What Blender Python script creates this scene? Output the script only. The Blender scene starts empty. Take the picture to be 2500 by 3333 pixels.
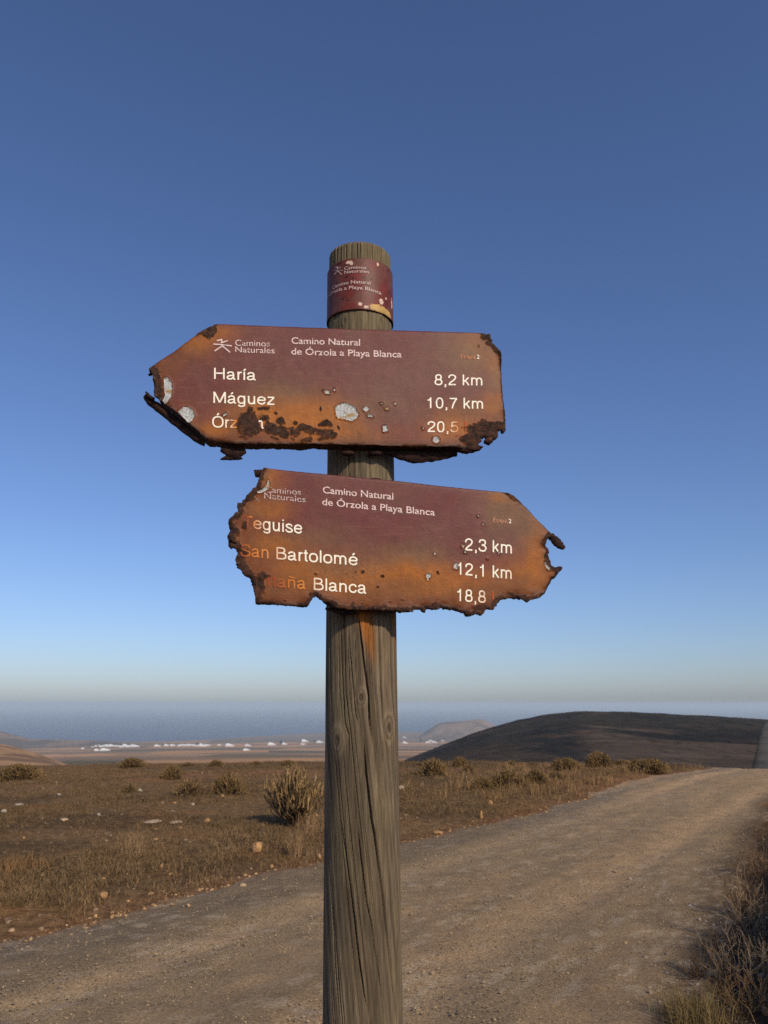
import bpy, bmesh, math, random
import numpy as np
from mathutils import Vector
from mathutils.geometry import delaunay_2d_cdt

random.seed(7)
RNG = np.random.default_rng(7)
SC = bpy.context.scene
COL = SC.collection

# ------------------------------------------------------------------ camera, world, sun, exposure
PITCH = math.radians(13.92)
EYE = 1.6
FPX = 2516.4                       # focal length in pixels of the 2500x3333 photograph
cam = bpy.data.cameras.new('camera')
cam.sensor_fit = 'VERTICAL'; cam.sensor_height = 24.0; cam.sensor_width = 18.0
cam.lens = 24.0 * FPX / 3333.0
cam.clip_start = 0.05; cam.clip_end = 400000
cam.dof.use_dof = True; cam.dof.focus_distance = 1.42; cam.dof.aperture_fstop = 7.5
camo = bpy.data.objects.new('camera', cam); COL.objects.link(camo)
camo.location = (0, 0, EYE); camo.rotation_euler = (math.pi / 2 + PITCH, 0, 0)
SC.camera = camo

SUN_AZ = math.radians(147)         # clockwise from +Y: behind the camera, to the right
SUN_EL = math.radians(33)
world = bpy.data.worlds.new('World'); SC.world = world; world.use_nodes = True
wn = world.node_tree.nodes; wl = world.node_tree.links
bg = wn['Background']
sky = wn.new('ShaderNodeTexSky'); sky.sky_type = 'NISHITA'; sky.sun_disc = False
sky.sun_elevation = SUN_EL; sky.sun_rotation = SUN_AZ
sky.altitude = 250; sky.air_density = 1.0; sky.dust_density = 0.95; sky.ozone_density = 4.2
tint = wn.new('ShaderNodeMix'); tint.data_type = 'RGBA'; tint.blend_type = 'MULTIPLY'; tint.inputs[0].default_value = 1.0
tint.inputs[7].default_value = (0.92, 0.95, 1.14, 1)        # white balance of the photograph
wl.new(sky.outputs[0], tint.inputs[6]); wl.new(tint.outputs[2], bg.inputs[0]); bg.inputs[1].default_value = 0.102
sun = bpy.data.lights.new('sun', 'SUN'); sun.energy = 3.2; sun.angle = math.radians(3.0)
sun.color = (1.0, 0.86, 0.70)
suno = bpy.data.objects.new('sun', sun); COL.objects.link(suno)
sd = Vector((math.sin(SUN_AZ) * math.cos(SUN_EL), math.cos(SUN_AZ) * math.cos(SUN_EL), math.sin(SUN_EL)))
suno.rotation_euler = sd.to_track_quat('Z', 'Y').to_euler()
vs = SC.view_settings
vs.view_transform = 'Standard'; vs.look = 'None'; vs.exposure = 0.0; vs.gamma = 1.0
SC.render.engine = 'CYCLES'
SC.cycles.volume_bounces = 2; SC.cycles.max_bounces = 6; SC.cycles.use_denoising = False; SC.cycles.sample_clamp_indirect = 2.0; SC.cycles.sample_clamp_direct = 4.0

# ------------------------------------------------------------------ pixel rays (photo 2500x3333) on to real surfaces
CT, ST = math.cos(PITCH), math.sin(PITCH)
K = 2500 / 1659.0                  # 1659-wide view of the photo -> full pixels
def ray(px, py):
    x = (np.asarray(px, float) - 1250) / FPX; y = (1666.5 - np.asarray(py, float)) / FPX
    return np.stack([x, CT - y * ST, ST + y * CT], -1)
def ground_at(dx, dy, z=0.0):      # display px -> ground plane point
    d = ray(dx * K, dy * K); t = (z - EYE) / d[..., 2]
    return d[..., 0] * t, d[..., 1] * t
def az_of(dx, dy):
    d = ray(np.asarray(dx) * K, np.asarray(dy) * K); return np.arctan2(d[..., 0], d[..., 1])
def tanel(dx, dy):
    d = ray(np.asarray(dx) * K, np.asarray(dy) * K); return d[..., 2] / np.hypot(d[..., 0], d[..., 1])

# ------------------------------------------------------------------ numpy noise
def vnoise(x, y, seed=0):
    xi = np.floor(x).astype(np.int64); yi = np.floor(y).astype(np.int64)
    fx = x - xi; fy = y - yi; fx = fx * fx * (3 - 2 * fx); fy = fy * fy * (3 - 2 * fy)
    def h(a, b):
        n = (a * 374761393 + b * 668265263 + seed * 1442695041) & 0xFFFFFFFF
        n = ((n ^ (n >> 13)) * 1274126177) & 0xFFFFFFFF
        n = n ^ (n >> 16)
        return (n & 0xFFFF) / 65535.0
    a = h(xi, yi); b = h(xi + 1, yi); c = h(xi, yi + 1); d = h(xi + 1, yi + 1)
    return (a + (b - a) * fx) * (1 - fy) + (c + (d - c) * fx) * fy
def fbm(x, y, o=4, seed=0):
    s = 0; a = 0.5; t = 0
    for i in range(o):
        s = s + a * vnoise(x * 2 ** i + 17.3 * i, y * 2 ** i + 9.1 * i, seed + i); t += a; a *= 0.5
    return s / t                   # 0..1
def sstep(a, b, x):
    t = np.clip((x - a) / (b - a), 0, 1); return t * t * (3 - 2 * t)
def lin(r, g, b):                  # sRGB 0-255 -> linear
    return np.array([((c / 255) / 12.92 if c / 255 <= 0.04045 else ((c / 255 + 0.055) / 1.055) ** 2.4) for c in (r, g, b)])

# ------------------------------------------------------------------ object helpers
def tag(o, label=None, cat=None, group=None, kind=None):
    if label: o['label'] = label
    if cat: o['category'] = cat
    if group: o['group'] = group
    if kind: o['kind'] = kind
    return o
def link(name, me, parent=None, mat=None):
    o = bpy.data.objects.new(name, me); COL.objects.link(o)
    if parent: o.parent = parent
    if mat and me: me.materials.append(mat)
    return o
def empty(name, loc=(0, 0, 0)):
    o = bpy.data.objects.new(name, None); COL.objects.link(o); o.location = loc; o.empty_display_size = 0.1
    return o
def mesh_np(name, V, F, cols=None, attrs=None, smooth=True):
    """F: (n,3) or (n,4) int array, or a list of polygons."""
    me = bpy.data.meshes.new(name)
    V = np.asarray(V, np.float32)
    if isinstance(F, np.ndarray):
        k = F.shape[1]; n = len(F)
        me.vertices.add(len(V)); me.vertices.foreach_set('co', V.ravel())
        me.loops.add(n * k); me.loops.foreach_set('vertex_index', F.astype(np.int32).ravel())
        me.polygons.add(n); me.polygons.foreach_set('loop_start', np.arange(0, n * k, k, dtype=np.int32))
        me.polygons.foreach_set('use_smooth', np.full(n, smooth))
        me.update(calc_edges=True)
    else:
        me.from_pydata(V.tolist(), [], F); me.update()
        me.polygons.foreach_set('use_smooth', np.full(len(me.polygons), smooth))
    if cols is not None:
        c = np.ones((len(V), 4), np.float32); c[:, :3] = cols
        a = me.color_attributes.new('tint', 'FLOAT_COLOR', 'POINT'); a.data.foreach_set('color', c.ravel())
    for k2, v in (attrs or {}).items():
        a = me.attributes.new(k2, 'FLOAT', 'POINT'); a.data.foreach_set('value', np.asarray(v, np.float32))
    return me
def grid_faces(nr, nc, wrap=False):
    r = np.arange(nr - 1)[:, None]; c = np.arange(nc if wrap else nc - 1)[None, :]; c2 = (c + 1) % nc
    return np.stack([r * nc + c, r * nc + c2, (r + 1) * nc + c2, (r + 1) * nc + c], -1).reshape(-1, 4)

# ------------------------------------------------------------------ materials
class NT:
    def __init__(s, name):
        s.m = bpy.data.materials.new(name); s.m.use_nodes = True
        s.n = s.m.node_tree.nodes; s.l = s.m.node_tree.links; s.b = s.n['Principled BSDF']
        s.b.inputs['Specular IOR Level'].default_value = 0.25
    def put(s, sock, v):
        if isinstance(v, (int, float)): sock.default_value = v
        elif isinstance(v, (tuple, list, np.ndarray)):
            v = [float(q) for q in v]; sock.default_value = v if len(v) != 3 or sock.type == 'VECTOR' else v + [1]
        else: s.l.new(v, sock)
    def attr(s, name, fac=False):
        a = s.n.new('ShaderNodeAttribute'); a.attribute_name = name; return a.outputs['Fac' if fac else 'Color']
    def pos(s, obj=True):
        if obj: return s.n.new('ShaderNodeTexCoord').outputs['Object']
        return s.n.new('ShaderNodeNewGeometry').outputs['Position']
    def noise(s, vec, scale, detail=4, rough=0.55, stretch=None):
        if stretch:
            mp = s.n.new('ShaderNodeMapping'); mp.inputs['Scale'].default_value = stretch; s.l.new(vec, mp.inputs[0]); vec = mp.outputs[0]
        t = s.n.new('ShaderNodeTexNoise'); t.inputs['Scale'].default_value = scale
        t.inputs['Detail'].default_value = detail; t.inputs['Roughness'].default_value = rough
        s.l.new(vec, t.inputs['Vector']); return t.outputs['Fac']
    def voro(s, vec, scale, out='Distance'):
        t = s.n.new('ShaderNodeTexVoronoi'); t.inputs['Scale'].default_value = scale; s.l.new(vec, t.inputs['Vector']); return t.outputs[out]
    def math(s, op, a, b=0.0, clamp=False):
        t = s.n.new('ShaderNodeMath'); t.operation = op; t.use_clamp = clamp; s.put(t.inputs[0], a); s.put(t.inputs[1], b); return t.outputs[0]
    def rng(s, v, a, b, c=0.0, d=1.0):
        t = s.n.new('ShaderNodeMapRange'); t.interpolation_type = 'SMOOTHSTEP'; s.put(t.inputs[0], v)
        for i, q in enumerate((a, b, c, d)): t.inputs[i + 1].default_value = q
        return t.outputs[0]
    def mix(s, f, a, b, mode='MIX'):
        t = s.n.new('ShaderNodeMix'); t.data_type = 'RGBA'; t.blend_type = mode; s.put(t.inputs[0], f); s.put(t.inputs[6], a); s.put(t.inputs[7], b); return t.outputs[2]
    def bump(s, h, strength=0.3, dist=0.01):
        t = s.n.new('ShaderNodeBump'); t.inputs['Strength'].default_value = strength; t.inputs['Distance'].default_value = dist
        s.l.new(h, t.inputs['Height']); s.l.new(t.outputs[0], s.b.inputs['Normal'])
    def out(s, col, rough=0.9):
        s.put(s.b.inputs['Base Color'], col); s.put(s.b.inputs['Roughness'], rough); return s.m

def mat_tint(name, amp=0.35, scale=30, rough=0.95, bump=0.0, bscale=60, bdist=0.01, spec=0.2):
    """colour from the mesh's own 'tint', broken up by noise"""
    t = NT(name); p = t.pos(); n = t.noise(p, scale, 5, 0.65)
    c = t.mix(1.0, t.attr('tint'), t.mix(t.rng(n, 0.25, 0.75), (1 - amp,) * 3, (1 + amp,) * 3), 'MULTIPLY')
    if bump: t.bump(t.noise(p, bscale, 6, 0.7), bump, bdist)
    t.b.inputs['Specular IOR Level'].default_value = spec
    return t.out(c, rough)

# soil and grit of the near field, fields of the valley: tint + pebbly breakup fading with the mesh's 'near' value
t = NT('ground_soil'); p = t.pos()
n1 = t.noise(p, 9, 8, 0.75); n2 = t.noise(p, 1.1, 5, 0.6); n3 = t.noise(p, 60, 4, 0.7)
c = t.mix(1.0, t.attr('tint'), t.mix(t.rng(n1, 0.3, 0.7), (0.5,) * 3, (1.5,) * 3), 'MULTIPLY')
c = t.mix(t.math('MULTIPLY', t.rng(n2, 0.45, 0.7), 0.5), c, t.mix(1.0, c, (1.3, 1.0, 0.75), 'MULTIPLY'))
c = t.mix(t.math('MULTIPLY', t.rng(n3, 0.62, 0.75), 0.5), c, (0.30, 0.24, 0.17))
c = t.mix(t.attr('near', True), t.attr('tint'), c)
t.bump(t.math('ADD', n1, t.math('MULTIPLY', n3, 0.4)), 0.8, 0.05)
M_GROUND = t.out(c, 1.0); t.b.inputs['Specular IOR Level'].default_value = 0.05

t = NT('gravel_road'); p = t.pos()
n1 = t.noise(p, 45, 6, 0.75); n2 = t.noise(p, 170, 3, 0.7); v1 = t.voro(p, 60); n4 = t.noise(p, 3, 6, 0.65)
c = t.mix(1.0, t.attr('tint'), t.mix(t.rng(n1, 0.3, 0.72), (0.62,) * 3, (1.35,) * 3), 'MULTIPLY')
c = t.mix(1.0, c, t.mix(t.rng(n4, 0.3, 0.7), (0.82, 0.82, 0.84), (1.12, 1.1, 1.05)), 'MULTIPLY')
c = t.mix(t.math('MULTIPLY', t.rng(v1, 0.22, 0.12), t.rng(n2, 0.45, 0.6)), c, (0.36, 0.31, 0.25))
t.bump(t.math('ADD', n1, t.math('MULTIPLY', n2, 0.5)), 0.7, 0.02)
M_ROAD = t.out(c, 1.0); t.b.inputs['Specular IOR Level'].default_value = 0.08

t = NT('sea_water'); p = t.pos()
t.bump(t.noise(p, 0.0012, 3, 0.5, (1, .25, 1)), 0.05, 3.0)
M_SEA = t.out((0.016, 0.036, 0.075), 0.4)

M_HILL = mat_tint('hill_earth', 0.22, 0.05, 1.0, spec=0.03)
M_ROCK = mat_tint('pale_stone', 0.3, 25, 0.95, 0.6, 40, 0.02, 0.1)
M_GRASS = mat_tint('dry_grass', 0.2, 8, 0.95, spec=0.08)
M_TWIG = mat_tint('shrub_twigs', 0.3, 40, 0.95, spec=0.08)

t = NT('white_plaster'); p = t.pos()
M_PLASTER = t.out(t.mix(t.noise(p, 0.4, 4), (0.74, 0.72, 0.68), (0.86, 0.85, 0.83)), 0.9)
M_SHUTTER = NT('dark_openings').out((0.05, 0.06, 0.06), 0.6)

# weathered timber: tint carries the grain, fine streaks added along the pole
t = NT('weathered_timber'); p = t.pos()
n1 = t.noise(p, 260, 4, 0.7, (1, 1, 0.06)); n2 = t.noise(p, 14, 5, 0.6, (1, 1, 0.35)); n3 = t.noise(p, 900, 2, 0.6, (1, 1, 0.15))
c = t.mix(1.0, t.attr('tint'), t.mix(t.rng(n1, 0.3, 0.7), (0.70,) * 3, (1.28,) * 3), 'MULTIPLY')
c = t.mix(1.0, c, t.mix(t.rng(n2, 0.3, 0.7), (0.80, 0.80, 0.82), (1.16, 1.14, 1.06)), 'MULTIPLY')
t.bump(t.math('ADD', n1, t.math('MULTIPLY', n3, 0.5)), 0.5, 0.002)
M_WOOD = t.out(c, 0.85); t.b.inputs['Specular IOR Level'].default_value = 0.15

# painted steel that has burnt, rusted and flaked
t = NT('rusted_painted_steel'); p = t.pos()
nf = t.noise(p, 55, 7, 0.72); ns = t.noise(p, 380, 4, 0.7); nb = t.noise(p, 120, 5, 0.75)
c = t.mix(1.0, t.attr('tint'), t.mix(t.rng(ns, 0.25, 0.75), (0.84,) * 3, (1.18,) * 3), 'MULTIPLY')
c = t.mix(1.0, c, t.mix(t.rng(nf, 0.3, 0.7), (0.86,) * 3, (1.14,) * 3), 'MULTIPLY')
pit = t.math('MULTIPLY', t.rng(nb, 0.64, 0.72), t.attr('pit', True))
c = t.mix(t.math('MULTIPLY', pit, 0.85), c, (0.035, 0.016, 0.009))
ch = t.rng(t.math('ADD', t.attr('char', True), t.math('MULTIPLY', t.math('SUBTRACT', t.noise(p, 95, 8, 0.8), 0.5), 1.7)), 0.46, 0.58)
cc = t.mix(t.rng(nb, 0.3, 0.7), (0.016, 0.010, 0.008), (0.085, 0.036, 0.018))
cc = t.mix(t.math('MULTIPLY', t.rng(t.noise(p, 30, 4), 0.52, 0.68), 0.6), cc, (0.13, 0.042, 0.012))
cc = t.mix(t.math('MULTIPLY', t.rng(t.noise(p, 210, 3), 0.6, 0.72), 0.6), cc, (0.16, 0.12, 0.085))
c = t.mix(ch, c, cc)
zn = t.rng(t.math('ADD', t.attr('zinc', True), t.math('MULTIPLY', t.math('SUBTRACT', nf, 0.5), 0.25)), 0.44, 0.56)
zc = t.mix(t.rng(ns, 0.3, 0.66), (0.20, 0.21, 0.20), (0.60, 0.60, 0.55))
zc = t.mix(t.math('MULTIPLY', t.rng(nb, 0.56, 0.66), 0.7), zc, (0.13, 0.11, 0.09))
zc = t.mix(t.rng(t.noise(p, 60, 4), 0.53, 0.62), zc, (0.34, 0.20, 0.06))
c = t.mix(zn, c, zc)
t.bump(t.math('ADD', t.math('ADD', ns, 0), t.math('MULTIPLY', t.math('MULTIPLY', nb, ch), 9.0)), 0.35, 0.0012)
M_STEEL = t.out(c, t.mix(ch, (0.52,) * 3, (0.95,) * 3)); t.b.inputs['Specular IOR Level'].default_value = 0.3

def paint_mat(name, wear, red=(0.13, 0.045, 0.036)):
    t = NT(name); p = t.pos()
    w = t.rng(t.noise(p, 330, 4, 0.8), 0.62 - wear * 0.30, 0.72 - wear * 0.22)
    return t.out(t.mix(w, t.attr('tint'), red), 0.6)
M_LETTER = paint_mat('letter_paint', 0.15)
M_WORN = paint_mat('worn_letter_paint', 0.34)
M_CTEXT = paint_mat('collar_letter_paint', 0.05)
M_FADED = paint_mat('faded_letter_paint', 0.44)
t = NT('flange_underside'); p = t.pos(); nb = t.noise(p, 90, 6, 0.75)
c = t.mix(t.rng(nb, 0.3, 0.7), (0.012, 0.008, 0.007), (0.06, 0.026, 0.016))
t.bump(nb, 0.8, 0.004)
M_CHAR = t.out(c, 0.95)

# ------------------------------------------------------------------ the land
SEA_Z = -140.0
HD = math.radians(33)
ES = np.array([math.sin(HD), math.cos(HD)]); EN = np.array([math.cos(HD), -math.sin(HD)])
def sn(x, y): return x * ES[0] + y * ES[1], x * EN[0] + y * EN[1]
def road_left(s): return -5.12 + 0.16 * np.sin(s * 0.55 + 1.0) + 0.25 * (vnoise(s * 1.3, s * 0, 3) - 0.5) - 0.45 * sstep(6, 2, s)
def road_right(s): return -1.05 - 0.095 * np.clip(s - 3.5, 0, 13) + 0.22 * (vnoise(s * 1.1, s * 0, 5) - 0.5)
RN = [100, 300, 700, 1000, 1500, 2000, 2500, 3000, 3200]
YN = [1657, 1653, 1641, 1633, 1624, 1617, 1610, 1602.5, 1599.5]
_pr = np.array([0, 8, 15, 22, 27, 33, 60.0] + RN)
_pz = np.array([0, -0.02, -0.07, -0.14, -0.32, -0.9, -3.4] + [EYE + r * float(tanel(829.5, y)) for r, y in zip(RN, YN)])
def terr(x, y, fine=True):
    x = np.asarray(x, float); y = np.asarray(y, float)
    r = np.hypot(x, y); az = np.arctan2(x, y); s, n = sn(x, y)
    z = np.interp(r, _pr, _pz)
    coast = np.interp(az, [az_of(380, 1600), az_of(470, 1600), az_of(690, 1590), az_of(900, 1590)], [3200, 3350, 3950, 4100])
    plain = np.where(r > 3000, np.minimum(-137.6 + 2.5 * (fbm(x / 260, y / 260, 3, 8) - .3), z + (r - 3000) * 0.02), z)
    z = np.where(r > 3000, np.where(r < coast, np.maximum(np.minimum(plain, -136.0), -139.2), SEA_Z - 0.02 * (r - coast)), z)
    z = z + sstep(80, 600, r) * sstep(3400, 2600, r) * 7 * (fbm(x / 330, y / 330, 3, 21) - 0.5)
    if fine:
        near = sstep(60, 25, r); rough = 1 - sstep(0.25, -0.25, np.minimum(n - road_left(s), road_right(s) - n) * -1)
        off = np.where((n > road_left(s)) & (n < road_right(s)), 0.25, 1.0)
        z = z + near * off * (0.11 * (fbm(x / 1.6, y / 1.6, 3, 31) - 0.5) + 0.035 * (fbm(x / 0.25, y / 0.25, 2, 33) - 0.5))
        z = z + near * 0.05 * sstep(0.1, 0.9, road_left(s) - n)            # field lies a hand above the track
    # unseen earth bank, added right of the track to shade its edge
    z = z + 1.95 * sstep(-0.35, 1.5, n) * sstep(1.6, 5.0, s) * sstep(44, 34, s) * (0.9 + 0.2 * vnoise(s * 0.3, n * 0.3, 41))
    return z
def in_road(x, y):
    s, n = sn(x, y); return np.minimum(n - road_left(s), road_right(s) - n)

C_SOIL = lin(128, 101, 68) ; C_SOIL2 = lin(104, 83, 57); C_OCHRE = lin(140, 104, 72); C_DARKSOIL = lin(60, 48, 40)
FIELD = np.array([lin(150, 122, 94), lin(116, 96, 76), lin(88, 82, 66), lin(136, 108, 90), lin(104, 92, 78), lin(78, 74, 62), lin(160, 128, 100), lin(120, 104, 90)])
def field_colour(x, y):
    """patchwork of small fields in the valley"""
    u = x / 210 + 0.35 * fbm(x / 300, y / 300, 2, 61); v = y / 150 + 0.4 * fbm(x / 280, y / 280, 2, 62)
    idx = ((np.floor(u).astype(np.int64) * 73856093) ^ (np.floor(v).astype(np.int64) * 19349663)) % len(FIELD)
    c = FIELD[idx]
    return c * (1.55, 1.27, .88) * (0.85 + 0.3 * fbm(x / 40, y / 40, 3, 63))[..., None]

azf = np.radians(np.concatenate([np.arange(-50, 50, 0.19), np.arange(50, 310, 3.25)]))
rad = np.concatenate([np.geomspace(0.35, 60, 560), np.geomspace(60.8, 7000, 260)])
A, R = np.meshgrid(azf, rad)
X, Y = (R * np.sin(A)).ravel(), (R * np.cos(A)).ravel()
Z = terr(X, Y)
edge = in_road(X, Y); rr = np.hypot(X, Y)
Z = Z - 0.06 * sstep(0.03, 0.2, edge) * (rr < 60)
s_, n_ = sn(X, Y)
ns_ = fbm(X / 1.3, Y / 1.3, 4, 51); nb_ = fbm(X / 5, Y / 5, 3, 52)
col = C_SOIL + (C_SOIL2 - C_SOIL) * sstep(0.35, 0.65, ns_)[:, None]
col = col + (C_OCHRE - col) * (sstep(0.55, 0.75, nb_) * 0.7)[:, None]
col = col + (C_OCHRE * 0.95 - col) * (sstep(-0.55, -0.05, edge) * (n_ < -4) * 0.75)[:, None]
col = col + (C_DARKSOIL - col) * (sstep(-2.6, -1.2, n_) * 0.85)[:, None]
fc = field_colour(X, Y)
far = sstep(60, 250, rr)
col = col + (fc - col) * far[:, None]
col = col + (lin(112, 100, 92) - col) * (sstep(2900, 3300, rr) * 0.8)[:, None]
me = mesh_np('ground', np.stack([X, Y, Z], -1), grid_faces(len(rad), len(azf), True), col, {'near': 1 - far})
tag(link('ground', me, None, M_GROUND), kind='structure')

# sea: one wide sheet from below the coast to the horizon
ra = np.concatenate([[2200], np.geomspace(2600, 150000, 40)]); aa = np.radians(np.arange(0, 360, 3))
A, R = np.meshgrid(aa, ra)
me = mesh_np('sea', np.stack([R * np.sin(A), R * np.cos(A), np.full_like(R, SEA_Z)], -1).reshape(-1, 3), grid_faces(len(ra), len(aa), True))
tag(link('sea', me, None, M_SEA), kind='structure')

# gravel track
ss = np.arange(-4, 30, 0.05); tt = np.linspace(0, 1, 96)
S, T = np.meshgrid(ss, tt, indexing='ij')
L, Rr = road_left(S) - 0.22, road_right(S) + 0.25
N = L + (Rr - L) * T
X, Y = S * ES[0] + N * EN[0], S * ES[1] + N * EN[1]
em = in_road(X, Y)
rut = np.exp(-((N + 4.25) / 0.22) ** 2) + np.exp(-((N + 2.55) / 0.25) ** 2)
Z = terr(X, Y) + 0.012 - 0.05 * sstep(0.0, -0.22, em) - 0.022 * rut + 0.03 * (fbm(S / 0.9, N / 0.25, 4, 71) - 0.5) + 0.012 * (fbm(S / 0.12, N / 0.06, 2, 72) - 0.5)
g1 = fbm(S / 5.5, N / 0.42, 4, 73); g2 = fbm(S / 8, N / .8, 3, 74)
col = lin(142, 121, 93) + (lin(120, 106, 88) - lin(142, 121, 93)) * sstep(0.9, 0.2, em)[..., None] * (n_side := sstep(-3.6, -4.6, N))[..., None]
col = col + (lin(152, 127, 97) - col) * (sstep(0.48, 0.62, g1) * 0.7)[..., None]
col = col + (lin(120, 104, 82) - col) * (sstep(0.5, 0.7, g2) * 0.6)[..., None]
col = col + (C_OCHRE - col) * (sstep(0.12, -0.1, em) * sstep(-4, -4.8, N) * 0.6)[..., None]
col = col + (C_DARKSOIL * 1.1 - col) * (sstep(0.35, -0.1, em) * sstep(-3, -2, N) * 0.8)[..., None]
pale = sstep(.62, .70, fbm(S / .16, N / .035, 3, 75)) * sstep(.35, .6, fbm(S / 2.2, N / .9, 3, 76))
col = col * (1.40, 1.38, 1.32) * (.9 + .22 * rut + .10 * sstep(8, 16, S))[..., None]
col = col + (lin(196, 178, 150) - col) * (pale * .45)[..., None]
me = mesh_np('road', np.stack([X, Y, Z], -1).reshape(-1, 3), grid_faces(len(ss), len(tt)), col.reshape(-1, 3))
tag(link('road', me, None, M_ROAD), kind='structure')

# hills, laid out by compass direction, distance and height of the crest
def hill(name, crest, r0, rc, r1, base_y, colour, rough, na=300, nr=140, power=1.0, az_pad=None, seed=0):
    cx = np.array([c[0] for c in crest], float); cy = np.array([c[1] for c in crest], float)
    ca = az_of(cx, cy); te = tanel(cx, cy)
    az = np.linspace(ca[0], ca[-1], na)
    tc = np.interp(az, ca, te); k = np.ones(9) / 9; tc = np.convolve(np.pad(tc, 4, 'edge'), k, 'valid')
    rl = np.concatenate([np.linspace(r0, rc, nr), np.linspace(rc, r1, 30)[1:]])
    tb = float(tanel(829.5, base_y))
    def surf(A, R):
        TC = np.interp(A, az, tc)
        f = np.clip((R - r0) / (rc - r0), 0, 1)
        te_ = tb + (TC - tb) * np.sin(f * math.pi / 2) ** power
        Z = np.where(R <= rc, EYE + R * te_, EYE + rc * TC - (R - rc) * 0.35 - ((R - rc) / (r1 - rc)) ** 2 * rc * 0.1)
        X, Y = R * np.sin(A), R * np.cos(A)
        return X, Y, Z + rough * (fbm(X / (rough * 14), Y / (rough * 14), 5, seed) - 0.5) * 2 * np.clip(f * 3, 0, 1)
    A, R = np.meshgrid(az, rl)
    X, Y, Z = surf(A, R)
    # direction seen from the track side, used to lay the fields out on the slope
    el = np.arctan2(Z - EYE, R)
    q = np.stack([np.sin(A) * np.cos(el), np.cos(A) * np.cos(el), np.sin(el)], -1)
    fw = q[..., 1] * CT + q[..., 2] * ST; up = q[..., 2] * CT - q[..., 1] * ST
    dpx = 829.5 + 1670 * q[..., 0] / fw; dpy = 1106 - 1670 * up / fw
    c = colour(X, Y, dpx, dpy)
    o = link(name, mesh_np(name, np.stack([X, Y, Z], -1).reshape(-1, 3), grid_faces(len(rl), na), c.reshape(-1, 3)), None, M_HILL)
    tag(o, kind='structure')
    return surf
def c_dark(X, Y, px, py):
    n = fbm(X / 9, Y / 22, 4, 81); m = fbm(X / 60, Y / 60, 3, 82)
    a, b, d = lin(60, 56, 49), lin(70, 59, 49), lin(46, 44, 40)  # dark lava tones, with the shadow lying on the hill put in
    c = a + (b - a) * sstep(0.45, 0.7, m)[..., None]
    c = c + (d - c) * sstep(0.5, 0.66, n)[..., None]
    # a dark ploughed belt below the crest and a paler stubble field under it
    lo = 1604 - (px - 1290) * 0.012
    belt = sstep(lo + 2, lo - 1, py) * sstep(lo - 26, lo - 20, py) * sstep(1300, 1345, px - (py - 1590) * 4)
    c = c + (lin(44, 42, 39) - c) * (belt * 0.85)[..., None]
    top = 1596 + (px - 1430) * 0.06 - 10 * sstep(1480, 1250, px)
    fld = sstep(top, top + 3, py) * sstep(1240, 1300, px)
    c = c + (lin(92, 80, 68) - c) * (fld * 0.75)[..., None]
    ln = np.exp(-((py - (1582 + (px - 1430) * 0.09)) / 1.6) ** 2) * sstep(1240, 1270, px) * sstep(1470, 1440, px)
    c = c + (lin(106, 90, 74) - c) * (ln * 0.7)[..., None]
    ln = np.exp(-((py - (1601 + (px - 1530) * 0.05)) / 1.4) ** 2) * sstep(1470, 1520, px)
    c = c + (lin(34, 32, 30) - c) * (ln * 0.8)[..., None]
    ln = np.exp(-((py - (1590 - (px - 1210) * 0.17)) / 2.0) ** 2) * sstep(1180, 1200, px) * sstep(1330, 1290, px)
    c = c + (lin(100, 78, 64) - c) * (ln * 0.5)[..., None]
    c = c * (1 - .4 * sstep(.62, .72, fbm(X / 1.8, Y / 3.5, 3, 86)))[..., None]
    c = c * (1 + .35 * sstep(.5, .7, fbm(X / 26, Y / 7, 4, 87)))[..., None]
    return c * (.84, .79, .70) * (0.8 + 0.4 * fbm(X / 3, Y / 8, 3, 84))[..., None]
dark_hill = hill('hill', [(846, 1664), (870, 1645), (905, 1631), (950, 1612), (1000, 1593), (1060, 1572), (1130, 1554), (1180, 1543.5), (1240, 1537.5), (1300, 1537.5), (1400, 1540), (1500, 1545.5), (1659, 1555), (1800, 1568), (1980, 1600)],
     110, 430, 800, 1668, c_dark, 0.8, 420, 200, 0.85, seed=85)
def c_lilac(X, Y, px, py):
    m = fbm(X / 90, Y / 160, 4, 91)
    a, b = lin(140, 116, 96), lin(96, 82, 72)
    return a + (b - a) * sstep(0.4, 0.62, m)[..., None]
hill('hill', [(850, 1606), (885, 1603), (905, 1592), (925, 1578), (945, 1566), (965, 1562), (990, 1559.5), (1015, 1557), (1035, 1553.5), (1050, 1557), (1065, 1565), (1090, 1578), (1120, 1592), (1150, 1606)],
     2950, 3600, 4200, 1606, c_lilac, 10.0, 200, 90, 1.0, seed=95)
def c_tan(X, Y, px, py):
    m = fbm(X / 12, Y / 40, 4, 96)
    a, b = lin(176, 138, 100), lin(132, 104, 78)
    return a + (b - a) * sstep(0.4, 0.62, m)[..., None]
hill('hill', [(-260, 1560), (-90, 1588), (0, 1608), (40, 1616), (80, 1627), (115, 1640), (150, 1655), (175, 1664)], 150, 420, 760, 1668, c_tan, 0.8, 200, 100, seed=97)
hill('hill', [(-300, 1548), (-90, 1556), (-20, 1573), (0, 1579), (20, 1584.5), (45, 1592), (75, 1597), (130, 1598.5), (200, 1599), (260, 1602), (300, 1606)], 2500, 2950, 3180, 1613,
     lambda X, Y, px, py: c_lilac(X, Y, px, py) * 0.85, 4.0, 200, 70, seed=98)

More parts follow.
